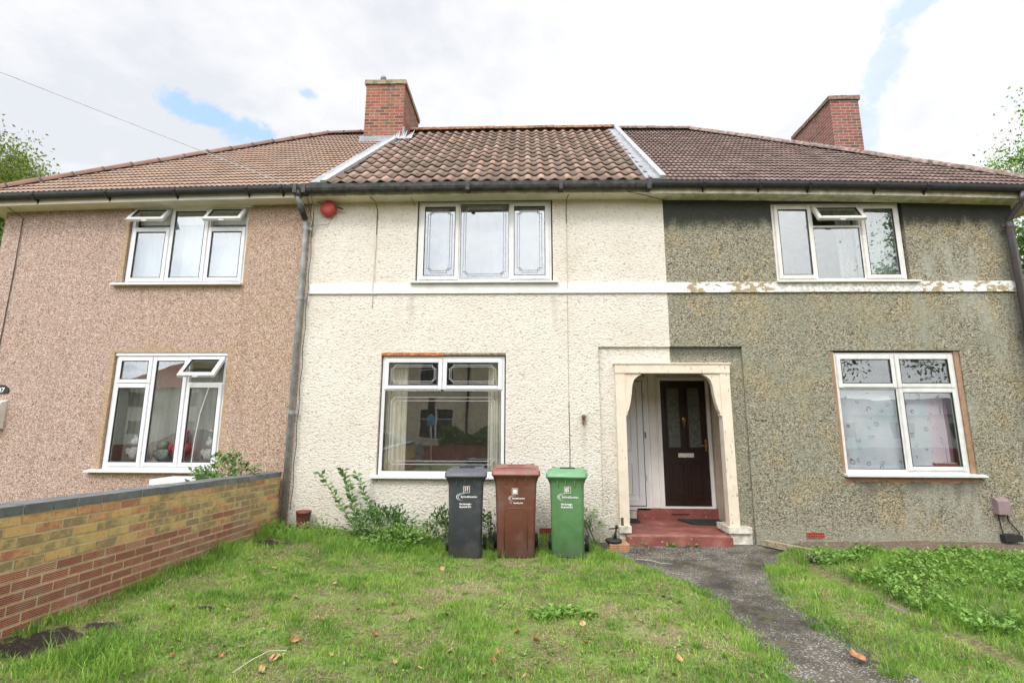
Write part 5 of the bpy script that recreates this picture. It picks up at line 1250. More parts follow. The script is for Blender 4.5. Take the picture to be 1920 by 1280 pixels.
# ------------------------------------------------------------------ vegetation
def leafy(name, P, Dr, size, width, m_, parent=None, up=None, local_off=None):
    """many leaves: P points, Dr unit directions, size lengths; 4-vertex folded kite leaves"""
    n = len(P); Dr = Dr/np.linalg.norm(Dr, axis=1, keepdims=True)
    ref = rng.normal(size=(n, 3)) if up is None else up
    Sd = np.cross(Dr, ref); Sd /= np.linalg.norm(Sd, axis=1, keepdims=True)+1e-9; Nn = np.cross(Sd, Dr)
    L = size[:, None]; Wd = (size*width)[:, None]
    v0 = P; v1 = P+Dr*L*.45+Sd*Wd*.5+Nn*L*.10; v2 = P+Dr*L-Nn*L*.06; v3 = P+Dr*L*.45-Sd*Wd*.5+Nn*L*.10
    V = np.stack([v0, v1, v2, v3], 1).reshape(-1, 3)
    if local_off is not None: V = V-np.array(local_off)
    me = bpy.data.meshes.new(name); me.vertices.add(4*n); me.vertices.foreach_set('co', V.ravel())
    b = np.arange(n)*4; F = np.stack([b, b+1, b+2, b, b+2, b+3], 1).ravel()
    me.loops.add(6*n); me.loops.foreach_set('vertex_index', F); me.polygons.add(2*n)
    me.polygons.foreach_set('loop_start', np.arange(2*n)*3); me.polygons.foreach_set('loop_total', np.full(2*n, 3))
    ca = me.color_attributes.new('tint', 'FLOAT_COLOR', 'POINT'); tn = np.repeat(rng.random(n), 4); c = np.stack([tn, tn, tn, np.ones(4*n)], 1); ca.data.foreach_set('color', c.ravel().astype(np.float32))
    me.update(); me.validate(); return link(name, me, m_, parent)
def leafmat(name, stops, rough=.5, trans=.25):
    t = mat(name); a = t.sep(t.attr('tint'))[0]; n = t.noise(t.geo(), 3.0, 3)
    c = t.ramp(t.m('ADD', t.m('MULTIPLY', a, .7), t.m('MULTIPLY', n, .35)), stops)
    tr = t.n.new('ShaderNodeBsdfTranslucent'); t.sock(tr.inputs[0], t.mix(1., c, (1.2, 1.3, .7), 'MULTIPLY'))
    mx = t.n.new('ShaderNodeMixShader'); mx.inputs[0].default_value = trans; t.l.new(t.b.outputs[0], mx.inputs[1]); t.l.new(tr.outputs[0], mx.inputs[2]); t.l.new(mx.outputs[0], t.n['Material Output'].inputs[0])
    return setp(t, c, rough)
MT['g_dark'] = leafmat('dark_green_leaf', [(.15, (.045, .11, .03)), (.5, (.09, .18, .045)), (.85, (.16, .27, .07))])
MT['g_mid'] = leafmat('mid_green_leaf', [(.15, (.08, .18, .03)), (.5, (.16, .30, .05)), (.85, (.27, .42, .09))])
MT['g_tree'] = leafmat('yellow_green_tree_leaf', [(.15, (.07, .12, .02)), (.5, (.15, .21, .04)), (.8, (.24, .28, .06)), (.95, (.32, .20, .08))], trans=.4)
MT['g_pale'] = leafmat('grey_green_leaf', [(.2, (.13, .18, .11)), (.8, (.28, .33, .22))])
MT['bark'] = simple('brown_bark', (.10, .075, .05), .95, .3, 12, .8)
MT['stem'] = simple('green_stem', (.12, .15, .06), .8, .2, 20)

def blades(name, X, Y, Lh, wid, lean, m_, kind='stuff', tint=None):
    n = len(X); Z = gh(X, Y)-.005; ang = rng.random(n)*2*PI; la = rng.random(n)*2*PI
    dx, dy = np.cos(ang), np.sin(ang); lx, ly = np.cos(la)*lean*Lh, np.sin(la)*lean*Lh
    B = np.stack([X, Y, Z], 1); W_ = np.stack([dx, dy, np.zeros(n)], 1)*wid[:, None]*.5
    m1 = B+np.stack([lx*.30, ly*.30, Lh*.55], 1); tp = B+np.stack([lx, ly, Lh*np.sqrt(np.clip(1-lean**2*.6, .2, 1))], 1)
    V = np.stack([B-W_, B+W_, m1-W_*.8, m1+W_*.8, tp], 1).reshape(-1, 3)
    me = bpy.data.meshes.new(name); me.vertices.add(5*n); me.vertices.foreach_set('co', V.ravel())
    b = np.arange(n)*5; F = np.stack([b, b+1, b+3, b, b+3, b+2, b+2, b+3, b+4], 1).ravel()
    me.loops.add(9*n); me.loops.foreach_set('vertex_index', F); me.polygons.add(3*n)
    me.polygons.foreach_set('loop_start', np.arange(3*n)*3); me.polygons.foreach_set('loop_total', np.full(3*n, 3))
    tn = np.repeat(rng.random(n) if tint is None else tint, 5); ca = me.color_attributes.new('tint', 'FLOAT_COLOR', 'POINT'); ca.data.foreach_set('color', np.stack([tn, tn, tn, np.ones(5*n)], 1).ravel().astype(np.float32))
    me.update(); me.validate(); o = link(name, me, m_); return o
def fnoise(X, Y, s, seed=0):
    out = np.zeros(len(X)); a = 1.
    for k in range(4):
        p = seed*7.3+k*2.1
        out += a*(np.sin(X*s+p+1.7*np.sin(Y*s*.8+p))*np.cos(Y*s*1.13-p+1.3*np.sin(X*s*.9-p))); s *= 2.03; a *= .6
    return out
def mask_common(X, Y):
    ok = (X > -3.56) & (Y < -.02)
    ok &= ~((X > pathl(Y)+.01+.075*fnoise(X*.4, Y, 6, 3)) & (X < pathr(Y)-.01+.075*fnoise(X*.4, Y, 6, 4)))
    for (cx, cy, rx, ry, _) in HOLES:
        ok &= (((X-cx)/rx)**2+((Y-cy)/ry)**2+.6*fnoise(X, Y, 9, 5)) > 1.7
    for (bx, by, w_, d_) in ((-.752, -1.0, .22, .24), (-.128, -.88, .25, .30), (.532, -.90, .22, .24), (1.23, -.46, .15, .12)):
        ok &= ~((abs(X-bx) < w_) & (abs(Y-by) < d_))
    ok &= ~((X > 3.20) & (X < 3.33) & (Y < -1.4) & (fnoise(X, Y, 4, 9) > -.55))
    return ok
t = mat('grass_blade'); v = t.geo(); a = t.sep(t.attr('tint'))[0]
n = t.noise(v, 1.9, 6, .72)
c = t.ramp(t.m('ADD', t.m('MULTIPLY', a, .55), t.m('SUBTRACT', t.m('MULTIPLY', n, 1.1), .30)), [(.18, (.07, .17, .02)), (.36, (.165, .335, .04)), (.56, (.29, .47, .07)), (.76, (.43, .54, .12)), (.95, (.64, .56, .30))])
tr = t.n.new('ShaderNodeBsdfTranslucent'); t.sock(tr.inputs[0], c); mx = t.n.new('ShaderNodeMixShader'); mx.inputs[0].default_value = .3
t.l.new(t.b.outputs[0], mx.inputs[1]); t.l.new(tr.outputs[0], mx.inputs[2]); t.l.new(mx.outputs[0], t.n['Material Output'].inputs[0]); MT['grass'] = setp(t, c, .6)
def bare(X, Y):
    b = np.zeros(len(X))
    for (cx, cy, r) in ((-.62, -2.32, .5), (1.15, -3.4, .45), (.9, -2.9, .35), (-1.0, -3.0, .22), (-.1, -1.35, .35), (.3, -3.4, .3), (2.9, -2.4, .2)):
        b = np.maximum(b, np.exp(-(((X-cx)/r)**2+((Y-cy)*1.5/r)**2)))
    return b
def scatter(n, x0, x1, y0, y1): return rng.uniform(x0, x1, n), rng.uniform(y0, y1, n)
# lawn: denser where the camera looks closely
X, Y = scatter(430000, -3.6, 7.6, -5.0, -.03)
keep = mask_common(X, Y); dens = .74+.22*fnoise(X, Y, 2.2, 1)+.24*fnoise(X, Y, 11, 4)-.45*bare(X, Y); dens *= np.clip(1.25-np.abs(Y+5)/9, .6, 1); keep &= rng.random(len(X)) < dens
keep &= ~((X > 3.3) & (Y > -.74+.10*fnoise(X, Y, 6, 2)))
X, Y = X[keep], Y[keep]; tuft = np.clip(fnoise(X, Y, 3.1, 2), -1, 1.5)
Lh = (.034+.018*tuft+.007*fnoise(X, Y, 13, 2))*rng.uniform(.45, 1.5, len(X)); Lh = np.clip(Lh, .014, .11)
Lh *= 1+.9*np.clip((Y+1.3)/.9, 0, 1)*(X < 1.1)                               # longer growth at the house wall and round the bins
Lh *= 1+.9*np.clip((-3.2-X)/.3, 0, 1)+(X > 3.33)*(.75+.35*fnoise(X, Y, 3, 3))
tint = np.clip(rng.random(len(X))*.85-.05+.12*fnoise(X, Y, 14, 8)+.12*(tuft < -.3)+.10*fnoise(X, Y, 5.5, 7)+.40*bare(X, Y)-.25*(X > 3.33)-.18*np.clip((Y+1.5)/1, 0, 1), 0, 1)
tag(blades('grass', X, Y, Lh, rng.uniform(.0030, .0062, len(X)), rng.uniform(.1, .9, len(X)), MT['grass'], tint=tint), 'short patchy green lawn grass across the front gardens', 'grass', kind='stuff')
# long tufts
cl = [(-3.45, -1.7, .18, 260, .19), (-3.40, -2.1, .15, 200, .15), (-3.42, -2.9, .1, 70, .13), (-2.75, -4.15, .22, 420, .20), (-2.55, -4.3, .2, 300, .17), (-3.40, -1.25, .12, 120, .15), (-.40, -1.25, .09, 130, .15), (-.50, -1.1, .08, 90, .15), (.30, -1.25, .12, 150, .12), (.80, -1.2, .15, 200, .12),
      (-2.3, -1.0, .35, 500, .16), (-1.7, -.85, .35, 600, .18), (-1.3, -.8, .25, 300, .14), (-2.9, -.7, .3, 400, .15), (1.05, -1.1, .2, 260, .14), (1.25, -1.8, .2, 200, .09), (2.75, -1.35, .2, 260, .12), (3.0, -1.6, .15, 160, .11), (3.15, -2.6, .12, 160, .12), (3.2, -3.2, .12, 150, .12), (-.4, -3.35, .22, 200, .08), (-.3, -3.6, .15, 120, .08)]
for i in range(330):
    x_, y_ = rng.uniform(-3.4, 1.9), rng.uniform(-4.6, -.9); cl.append((x_, y_, rng.uniform(.04, .10), int(rng.integers(18, 70)), rng.uniform(.045, .085)))
for i in range(160):
    x_, y_ = rng.uniform(2.4, 6.5), rng.uniform(-4.6, -.9); cl.append((x_, y_, rng.uniform(.05, .12), int(rng.integers(20, 60)), rng.uniform(.08, .15)))
for i in range(90):
    y_ = rng.uniform(-4.4, -.9); x_ = (pathl(y_)-.02 if rng.random() < .5 else pathr(y_)+.02)+rng.normal(0, .05); cl.append((x_, y_, rng.uniform(.05, .11), int(rng.integers(20, 60)), rng.uniform(.05, .10)))
Xs, Ys, Ls = [], [], []
for (cx, cy, r, n_, h) in cl:
    Xs.append(rng.normal(cx, r*.5, n_)); Ys.append(rng.normal(cy, r*.5, n_)); Ls.append(h*rng.uniform(.45, 1.1, n_))
X, Y, Ls = map(np.concatenate, (Xs, Ys, Ls)); k = mask_common(X, Y) | ((np.minimum(abs(X-pathl(Y)), abs(X-pathr(Y))) < .11) & (Y < -.9)); X, Y, Ls = X[k], Y[k], Ls[k]
tag(blades('long_grass', X, Y, Ls, rng.uniform(.003, .006, len(X)), rng.uniform(.2, 1.0, len(X)), MT['grass'], tint=rng.random(len(X))*.6), 'long uncut grass tufts along the walls and kerb', 'grass', kind='stuff')
X, Y = scatter(26000, -3.5, 3.2, -4.9, -.4); k = mask_common(X, Y) & (rng.random(len(X)) < .18+.8*bare(X, Y)+.15*fnoise(X, Y, 3.7, 5)); X, Y = X[k], Y[k]
tag(blades('thatch', X, Y, rng.uniform(.02, .05, len(X)), rng.uniform(.002, .004, len(X)), rng.uniform(1.2, 1.6, len(X)), simple('dry_thatch', (.52, .43, .26), .9, .3, 30)), 'dead straw coloured grass lying in the lawn', 'grass', kind='stuff')
# low broad-leaved weeds: rosettes in the lawn, a thick bed on the right
def rosettes(name, C, m_, lab, nl=(5, 10), sz=(.02, .05), wd=.6, rise=.5, hgt=0.02):
    Ps, Ds, Ss = [], [], []
    for (x, y, s) in C:
        n_ = rng.integers(*nl); a = rng.random(n_)*2*PI; el = rng.uniform(.1, 1., n_)*rise
        z = float(gh(x, y)); 
        Ps.append(np.stack([np.full(n_, x), np.full(n_, y), np.full(n_, z)+rng.uniform(0, hgt, n_)*s], 1)+rng.normal(0, .008*s, (n_, 3))*[1, 1, .2]); Ds.append(np.stack([np.cos(a), np.sin(a), el], 1)); Ss.append(rng.uniform(sz[0], sz[1], n_)*s)
    P, Dd, Sz = map(np.concatenate, (Ps, Ds, Ss))
    o = leafy(name, P, Dd, Sz, wd, m_, up=np.tile([0., 0, 1], (len(P), 1))+rng.normal(0, .2, (len(P), 3))); return tag(o, lab, 'weeds', kind='stuff')
C = []
X, Y = scatter(8000, 3.36, 7.5, -4.6, -.42); d = fnoise(X, Y, 2.3, 6); ok = (d+.55*(Y+2.4) > -.2) & (Y < -.92+.12*fnoise(X, Y, 5, 1)) & (X+.9*Y < 6.6)
C = list(zip(X[ok], Y[ok], rng.uniform(.5, 1.9, ok.sum())))
rosettes('dock_weeds', C[::13], MT['g_mid'], 'darker longer leaved weeds mixed in the right garden bed', (4, 8), (.035, .06), .34, 1.3, .05)
rosettes('weeds', C, MT['g_mid'], 'thick bed of bright green broad leaved weeds under the right window', (4, 9), (.014, .036), .6, 1.1, .06)
X, Y = scatter(2600, -3.4, 3.1, -4.9, -.5); ok = mask_common(X, Y) & (fnoise(X, Y, 1.9, 8) > -.1); C = list(zip(X[ok], Y[ok], rng.uniform(.5, 1.1, ok.sum())))
rosettes('clover', C, MT['g_mid'], 'low clover and daisy leaves scattered through the lawn', (4, 8), (.015, .034), .75, .6, .02)
C = [(.30+rng.normal(0, .12), -3.0+rng.normal(0, .08), 1.) for _ in range(38)]
rosettes('dandelion_weeds', C, MT['g_mid'], 'darker clump of broad dandelion leaves in the middle of the lawn', (6, 11), (.04, .075), .42, .7, .03)
C = [(1.62+.02*i+rng.normal(0, .01), -.275+rng.normal(0, .01), 1.) for i in range(2)]+[(2.04+rng.normal(0, .03), -.28, 1.1) for i in range(6)]+[(2.22+rng.normal(0, .02), -.28, .9) for i in range(4)]+[(2.35+rng.normal(0, .02), -.28, .9) for i in range(4)]+[(1.46+rng.normal(0, .03), -.28, .8) for i in range(4)]
rosettes('step_weeds', C, MT['g_mid'], 'small weeds sprouting along the foot of the red step', (7, 12), (.02, .04), .6, 1.4, .05)
C = [(3.45+rng.normal(0, .10), -1.18+rng.normal(0, .05), 1.) for _ in range(12)]
rosettes('mullein_weeds', C, MT['g_pale'], 'grey green leafy weed clump beside the timber', (6, 10), (.06, .10), .3, .6, .03)

# stones and grit on the path and lawn
X, Y = scatter(2600, .9, 3.6, -4.6, -.25); k = (X > pathl(Y)-.05) & (X < pathr(Y)+.05); k &= rng.random(len(X)) < .35+.5*(Y > -1.2); X, Y = X[k], Y[k]
X3, Y3 = scatter(420, 1.2, 2.3, -.95, -.26); X4, Y4 = scatter(500, 3.3, 7.4, -.85, -.08); X, Y = np.concatenate([X, X3, X4]), np.concatenate([Y, Y3, Y4])
X2, Y2 = rng.normal(-.55, .25, 90), rng.normal(-2.3, .12, 90); X = np.concatenate([X, X2]); Y = np.concatenate([Y, Y2])
bm = BM()
for x, y in zip(X, Y):
    s = random.uniform(.002, .0075); z = float(gh(x, y))+.012
    vs = [bm.verts.new((x+random.uniform(.5, 1)*s*a, y+random.uniform(.5, 1)*s*b, z+random.uniform(.4, .9)*s*c_)) for a, b, c_ in ((1, 0, 0), (-1, 0, 0), (0, 1, 0), (0, -1, 0), (0, 0, 1.0))]
    for q in ((0, 2, 4), (2, 1, 4), (1, 3, 4), (3, 0, 4)): bm.faces.new([vs[i] for i in q])
tag(obj('grit', bm, simple('pale_grit', (.52, .50, .45), .9, .3, 40)), 'pale grit and small stones scattered on the path', 'gravel', kind='stuff')

# shoots and bushes against the cream wall
def shoot(root_pt, tip, n_leaf, size, m_, T):
    a = Vector(root_pt); b = Vector(tip); pts = []
    for i in range(8):
        q = i/7; p = a.lerp(b, q); p.x += .03*math.sin(q*3+a.x*9)*(1-q)+.02*q*q; pts.append(p)
    bm = BM(); tube(bm, pts, .006, 6, .0022); obj('stem', bm, MT['stem'], T, smooth=True)
    P, Dd = [], []
    for i in range(n_leaf):
        q = .12+.88*i/n_leaf; k = min(6, int(q*7)); p = pts[k].lerp(pts[k+1], q*7-k); ang = i*2.4+random.uniform(-.3, .3)
        P.append(p); Dd.append((math.cos(ang), .55*math.sin(ang)-.15, .55+random.uniform(-.5, .2)))
    P = np.array([tuple(p) for p in P]); Dd = np.array(Dd)
    leafy('leaves', P, Dd, rng.uniform(.7, 1.25, len(P))*size, .5, m_, T, up=np.tile([0., -.9, .6], (len(P), 1))+rng.normal(0, .35, (len(P), 3)), local_off=tuple(wloc(T)))
for i, (rp, tp, nl, lab) in enumerate([((-2.30, -.32, .10), (-2.96, -.34, .93), 34, 'left leafy shoot leaning against the cream wall'), ((-2.28, -.30, .10), (-2.64, -.30, .97), 60, 'middle leafy shoot growing against the cream wall'),
                                   ((-2.05, -.30, .10), (-2.45, -.30, .94), 50, 'right leafy shoot nearest the big window'), ((-1.72, -.35, .10), (-1.78, -.35, .50), 14, 'short reddish shoot under the big window sill')]):
    T = thing('privet_shoot', lab, 'plant', (rp[0], rp[1], .08)); shoot(rp, tp, nl, .088, MT['g_dark'], T)
def bush(name, label, c, r, n_, size, m_, stems=5, cat='plant', flat=1., group=None, clump=14):
    T = thing(name, label, cat, (c[0], c[1], c[2]-r[2]), group=group); off = wloc(T)
    bm = BM(); tips = []
    for i in range(stems):
        a = random.uniform(0, 2*PI); q = random.uniform(.3, .8); tp = Vector((c[0]+r[0]*q*math.cos(a), c[1]+r[1]*q*math.sin(a), c[2]+r[2]*random.uniform(-.1, .75)))
        b0 = Vector((c[0]+random.uniform(-.2, .2)*r[0], c[1], c[2]-r[2])); tube(bm, [b0, b0.lerp(tp, .5)+Vector((0, 0, r[2]*.2)), tp], .005+.010*r[0], 5, .002); tips.append(tp)
    obj('stems', bm, MT['stem'], T)
    K = max(3, n_//clump); cc = rng.normal(size=(K, 3)); cc /= np.linalg.norm(cc, axis=1, keepdims=True); cc *= rng.uniform(.25, 1., (K, 1))**.45*np.array(r)*.88*rng.uniform(.8, 1.12, (K, 1)); cc[:, 2] = np.maximum(cc[:, 2], -r[2]*.9)
    idx = rng.integers(0, K, n_); P = np.array(c)+cc[idx]+rng.normal(0, 1, (n_, 3))*np.array(r)*.13
    Dd = (P-np.array(c))/np.array(r)+rng.normal(0, .6, (n_, 3)); Dd[:, 2] += .2
    leafy('foliage', P, Dd, rng.uniform(.6, 1.2, n_)*size, .5, m_, T, up=np.tile([0., -.4, 1], (n_, 1))+rng.normal(0, .5, (n_, 3)), local_off=tuple(off)); return T
bush('wall_weeds', 'leafy weed clump at the foot of the cream wall under the left end of the big window', (-2.0, -.42, .20), (.55, .28, .30), 1700, .06, MT['g_dark'])
bush('wall_weeds', 'low grey green weed clump in front of the leafy shoots', (-1.75, -.72, .10), (.50, .26, .20), 1100, .055, MT['g_mid'])
bush('wall_weeds', 'small ivy clump beside the left of the grey bin', (-1.14, -.40, .20), (.30, .2, .30), 700, .06, MT['g_dark'])
bush('wall_weeds', 'ivy growing between the grey bin and the brown bin', (-.46, -.30, .20), (.20, .16, .24), 260, .06, MT['g_dark'])
bush('wall_weeds', 'sparse weeds between the terracotta pot and the shoots', (-2.85, -.35, .13), (.35, .15, .18), 260, .045, MT['g_mid'])
bush('wall_weeds', 'thin creeper on the wall behind the green bin', (.93, -.10, .30), (.18, .07, .18), 130, .045, MT['g_mid'])
bush('wall_weeds', 'low weeds beside the base of the downpipe', (-3.3, -.5, .13), (.22, .2, .12), 200, .05, MT['g_mid'])
bush('shrub', 'glossy green shrub behind the brick wall by the pink house', (-4.08, -.75, .88), (.42, .35, .36), 620, .085, MT['g_dark'], 7, 'shrub', clump=7)
bm = BM(); 
for i in range(5):
    a = (-3.45+.08*i, -.42, .08); tube(bm, [a, (a[0]+.08, -.40, .22+.03*(i % 3)), (a[0]+.28-.1*(i % 2), -.38, .10+.12*(i % 2))], .0045, 5)
tag(obj('dry_stems', bm, simple('dry_stem', (.36, .30, .22), .9)), 'dry bent plant stems around the terracotta pot', 'stems', kind='stuff')

# trees
def tree(name, label, base, h, crown_c, crown_r, n_leaf, size, m_, seed, n_br=26, clump=60, width=.5, group=None):
    R_ = random.Random(seed); T = thing(name, label, 'tree', base, group=group); b = Vector(base); cc = Vector(crown_c); cr = Vector(crown_r)
    bm = BM(); top = Vector((cc.x, cc.y, cc.z+cr.z*.3)); mid = b.lerp(top, .5)+Vector((R_.uniform(-.2, .2), 0, 0))
    tube(bm, [b-Vector((0, 0, .2)), b+Vector((0, 0, .5)), mid, top], [.035*h, .026*h, .018*h, .006*h], 10); tips = []
    for i in range(n_br):
        th = R_.uniform(0, 2*PI); ph = R_.uniform(-.35, 1.2); q = R_.uniform(.72, 1.0)
        tp = cc+Vector((cr.x*q*math.cos(th)*math.cos(ph), cr.y*q*math.sin(th)*math.cos(ph), cr.z*q*math.sin(ph)))
        s0 = mid.lerp(top, R_.uniform(0, .9)); m1 = s0.lerp(tp, .5)+Vector((R_.uniform(-.2, .2), R_.uniform(-.2, .2), R_.uniform(0, .3)))
        tube(bm, [s0, m1, tp], [.010*h, .005*h, .0015*h], 6); tips += [tp, m1.lerp(tp, .5), m1.lerp(tp, .25)]
        for k in range(2):
            t2 = m1.lerp(tp, R_.uniform(.2, .8))+Vector((R_.gauss(0, 1)*cr.x*.2, R_.gauss(0, 1)*cr.y*.2, R_.gauss(0, 1)*cr.z*.16)); tube(bm, [m1.lerp(tp, .3), t2], [.004*h, .001*h], 5); tips.append(t2)
    obj('trunk', bm, MT['bark'], T, smooth=True)
    tips = np.array([tuple(p) for p in tips]); idx = rng.integers(0, len(tips), n_leaf); sp = np.array(cr)*.13
    P = tips[idx]+rng.normal(0, 1, (n_leaf, 3))*sp*rng.uniform(.3, 1.2, (len(tips), 1))[idx]
    Dd = rng.normal(0, 1, (n_leaf, 3)); Dd[:, 2] -= .3
    leafy('crown', P, Dd, rng.uniform(.6, 1.3, n_leaf)*size, width, m_, T, local_off=tuple(wloc(T))); return T
tree('sycamore_tree', 'yellow green tree rising behind the left end of the pink house roof', (-17.6, 6, 0), 10, (-17.4, 6, 7.6), (3.3, 2.6, 3.5), 80000, .11, MT['g_tree'], 3, n_br=60)
tree('robinia_tree', 'feathery open branched tree beyond the right end of the terrace', (15.2, 4.5, 0), 11, (14.9, 4.3, 6.9), (2.9, 2.4, 3.1), 46000, .085, MT['g_mid'], 8, n_br=46)
tree('garden_tree', 'dark green tree low behind the left corner of the pink house', (-13.2, 4.5, 0), 6, (-13.2, 4.5, 3.4), (2.2, 2.0, 2.6), 9000, .16, MT['g_mid'], 5)
tree('garden_tree', 'dark green tree low beside the right corner of the grey house', (12.0, 3.5, 0), 6, (12.0, 3.5, 3.6), (2.5, 2.0, 3.0), 18000, .14, MT['g_dark'], 6)
tree('street_tree', 'large leafy street tree behind the camera opposite the grey house', (15.6, -10.3, 0), 10, (15.6, -10.3, 6.0), (3.2, 2.8, 4.7), 30000, .15, MT['g_dark'], 9)

# overhead wire to the eaves
PW = thing('telegraph_pole', 'tall wooden telegraph pole on the pavement far to the left', 'pole', (-22.3, -11.6, 0))
bm = BM(); tube(bm, [(-22.3, -11.6, -.3), (-22.3, -11.6, 10.3)], .14, 12, .09); obj('pole', bm, simple('creosoted_pole', (.10, .08, .06), .9), PW, smooth=True)
bm = BM()
for z_ in (9.6, 9.9): box(bm, -22.9, -21.7, -11.65, -11.55, z_-.04, z_+.04)
obj('cross_arm', bm, MT['bark'], PW)
A_ = Vector((-3.70, -.36, 5.30)); Pm = Vector((-6.796, -2.0, 6.067)); Bp = A_+(Pm-A_)*6.0
PW.location = (Bp.x, Bp.y, 0)
bm = BM(); pts = []
for i in range(25):
    q = i/24; p = A_.lerp(Bp, q); pts.append(p)
tube(bm, pts, .0055, 6); tag(obj('telephone_wire', bm, simple('grey_wire', (.55, .55, .56), .7)), 'thin overhead telephone wire running from the eaves up to the left', 'wire')

# ------------------------------------------------------------------ across the street (seen mirrored in the window glass)
OH = thing('opposite_terrace', 'rendered terrace across the street with white sash windows, seen only as a reflection', 'house', (0, -20, 0))
mo = [simple('buff_render', (.74, .64, .48), .9, .1, 3, .4), simple('tan_render', (.62, .44, .28), .9, .1, 3, .4)]
YO = -18.0
for i, (x0, x1) in enumerate(((-13.5, -7.6), (-7.6, -1.0), (-1.0, 5.5), (5.5, 12))):
    bm = BM(); box(bm, x0, x1-.004, YO-6, YO, -.2, 5.2); obj('wall', bm, mo[(0, 0, 1, 0)[i]], OH)
bm = BM(); prism(bm, [(YO+.35, 5.2), (YO-3, 7.9), (YO-6.35, 5.2)], -13.8, 12.3, 'x'); obj('roof', bm, MT['cap_left'], OH)
bm = BM(); box(bm, -13.8, 12.3, YO+.28, YO+.42, 5.16, 5.28); obj('gutter', bm, MT['gutter'], OH)
bm = BM(); tube(bm, [(-3.0, YO+.08, 0), (-3.0, YO+.08, 5.2)], .05, 8); obj('downpipe', bm, MT['gutter'], OH)
for xc in (-10.6, -4.6, 2.4, 8.8):
    for z0_, z1_ in ((1.0, 2.6), (3.7, 5.0)):
        W_ = bpy.data.objects.new('window', None); COL.objects.link(W_); W_.parent = OH; W_.location = Vector((xc, YO, z0_))-wloc(OH)
        bm = BM(); x0, x1 = xc-.9, xc+.9; frame_bars(bm, x0, x1, z0_, z1_, .08, YO-.0, YO+.04); box(bm, xc-.04, xc+.04, YO, YO+.035, z0_+.08, z1_-.08); box(bm, x0+.08, x1-.08, YO+.0, YO+.03, z0_+(z1_-z0_)*.62, z0_+(z1_-z0_)*.62+.05); obj('frame', bm, MT['upvc'], W_)
        bm = BM(); box(bm, x0+.08, x1-.08, YO+.003, YO+.012, z0_+.08, z1_-.08); obj('pane', bm, simple('dark_far_pane', (.06, .055, .045), .2, .1, 4, 0), W_)
H_ = thing('privet_hedge', 'clipped green hedge across the street, seen only as a reflection', 'hedge', (-2.7, -16.3, 0)); n_ = 6000
P = np.stack([rng.uniform(-4.1, -1.3, n_), rng.uniform(-16.8, -15.9, n_), rng.uniform(0, 1.5, n_)], 1); P[:, 2] *= 1+.15*np.sin(P[:, 0]*3)
leafy('foliage', P, rng.normal(0, 1, (n_, 3)), rng.uniform(.08, .14, n_), .6, MT['g_dark'], H_, local_off=tuple(wloc(H_)))
bm = BM(); box(bm, -24, 24, -15.82, -15.62, -.1, .75); tag(obj('front_wall', bm, simple('low_red_brick', (.26, .11, .07), .9, .2, 6)), 'low red brick wall across the street, seen only as a reflection', 'wall')
SP = thing('sign_pole', 'grey pole with blue sign on the near pavement behind the camera', 'sign', (-3.4, -10.4, 0))
bm = BM(); tube(bm, [(-3.4, -10.4, 0), (-3.4, -10.4, 2.75)], .038, 10); obj('pole', bm, simple('pale_pole', (.55, .54, .50), .6), SP, smooth=True)
bm = BM(); box(bm, -3.53, -3.27, -10.36, -10.345, 1.65, 2.0); obj('sign_plate', bm, simple('blue_sign', (.12, .35, .55), .5), SP, bevel=.004)
bm = BM(); box(bm, -3.53, -3.27, -10.36, -10.345, 2.05, 2.7); obj('sign_plate', bm, simple('dark_sign', (.06, .05, .06), .5), SP, bevel=.004)
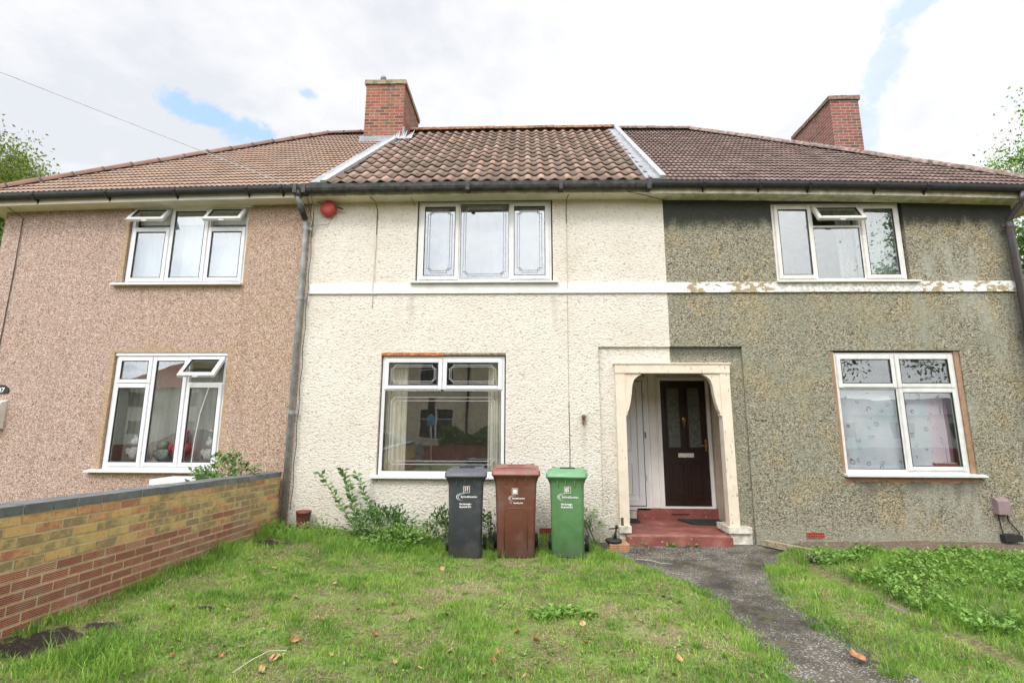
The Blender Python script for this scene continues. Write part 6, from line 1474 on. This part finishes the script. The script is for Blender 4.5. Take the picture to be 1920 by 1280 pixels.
def car(label, x, y, col, flip=1):
    C_ = thing('parked_car', label, 'car', (x, y, 0)); m_ = simple('car_paint_'+str(abs(int(x*10))), col, .2, .03, 3, 0)
    body = [(-2.1, .30), (-2.12, .62), (-2.0, .80), (-1.1, .90), (-.55, 1.38), (-.2, 1.45), (.9, 1.43), (1.65, .98), (2.05, .92), (2.12, .6), (2.08, .30)]
    bm = BM(); prism(bm, [(x+flip*a, z) for a, z in body], y-.85, y+.85, 'y'); obj('body', bm, m_, C_, bevel=.05)
    gl = [(-1.0, .92), (-.52, 1.34), (-.2, 1.39), (.85, 1.37), (1.45, .97)]
    for s in (-1, 1):
        bm = BM(); prism(bm, [(x+flip*a, z) for a, z in gl], y+s*.855-.004, y+s*.855+.004, 'y'); obj('side_window', bm, MT['frost'], C_)
        for a in (-1.3, 1.3):
            w_ = bpy.data.objects.new('wheel', None); COL.objects.link(w_); w_.parent = C_; w_.location = (a*flip, s*.80, .31)
            bm = BM(); lathe(bm, [(.2, -.09), (.31, -.09), (.31, .09), (.2, .09)], (0, 0, 0), 20, 'y', caps=False); obj('tyre', bm, MT['black'], w_, local=True)
            bm = BM(); lathe(bm, [(.2, -.08), (.05, -.1), (.05, .1), (.2, .08)], (0, 0, 0), 16, 'y'); obj('rim', bm, MT['pipe_grey'], w_, local=True)
car('silver grey parked car across the street to the left, reflected in the big window', -6.3, -12.1, (.25, .27, .30)); car('dark parked car across the street, reflected at the right of the big window', .6, -13.7, (.04, .045, .05), -1)
car('maroon parked car near the left end of the street, reflected in the pink house window', -13.5, -13.7, (.20, .03, .03), -1)

m_fr = simple('white_far_render', (.66, .66, .62), .9, .08, 3); m_ft = simple('far_red_tiles', (.30, .13, .09), .85, .1, 3)
def far_house(label, x0, x1, he=4.9, hr=8.0, m_ft=m_ft):
    FH = thing('far_house', label, 'house', ((x0+x1)/2, -36, 0))
    bm = BM(); box(bm, x0, x1, -42, -34, -.2, he); obj('wall', bm, m_fr, FH)
    bm = BM(); vs = [bm.verts.new(p) for p in ((x0-.4, -33.6, he), (x1+.4, -33.6, he), (x1+.4, -42.4, he), (x0-.4, -42.4, he), (x0+4, -38, hr), (x1-4, -38, hr))]
    for q_ in ((0, 1, 5, 4), (1, 2, 5), (2, 3, 4, 5), (3, 0, 4), (3, 2, 1, 0)): bm.faces.new([vs[i] for i in q_])
    obj('roof', bm, m_ft, FH)
    n_ = int((x1-x0)//4)
    for i in range(n_):
        xc = x0+(x1-x0)*(i+.5)/n_
        for z0_ in ((.9, 3.3) if he > 4 else (.9,)):
            bm = BM(); box(bm, xc-.8, xc+.8, -34.0, -33.96, z0_, z0_+1.2); obj('window', bm, MT['frost'], FH)
far_house('white walled house with red hipped roof further back across the street, seen only reflected', -35, -22.5)
far_house('long low building with grey roof, added to hide the horizon reflected in the grey house lower window', 19, 42, 2.7, 4.3, simple('far_grey_slates', (.10, .10, .105), .8, .1, 3))  # unseen building added to hide the reflected horizon and dim that glass
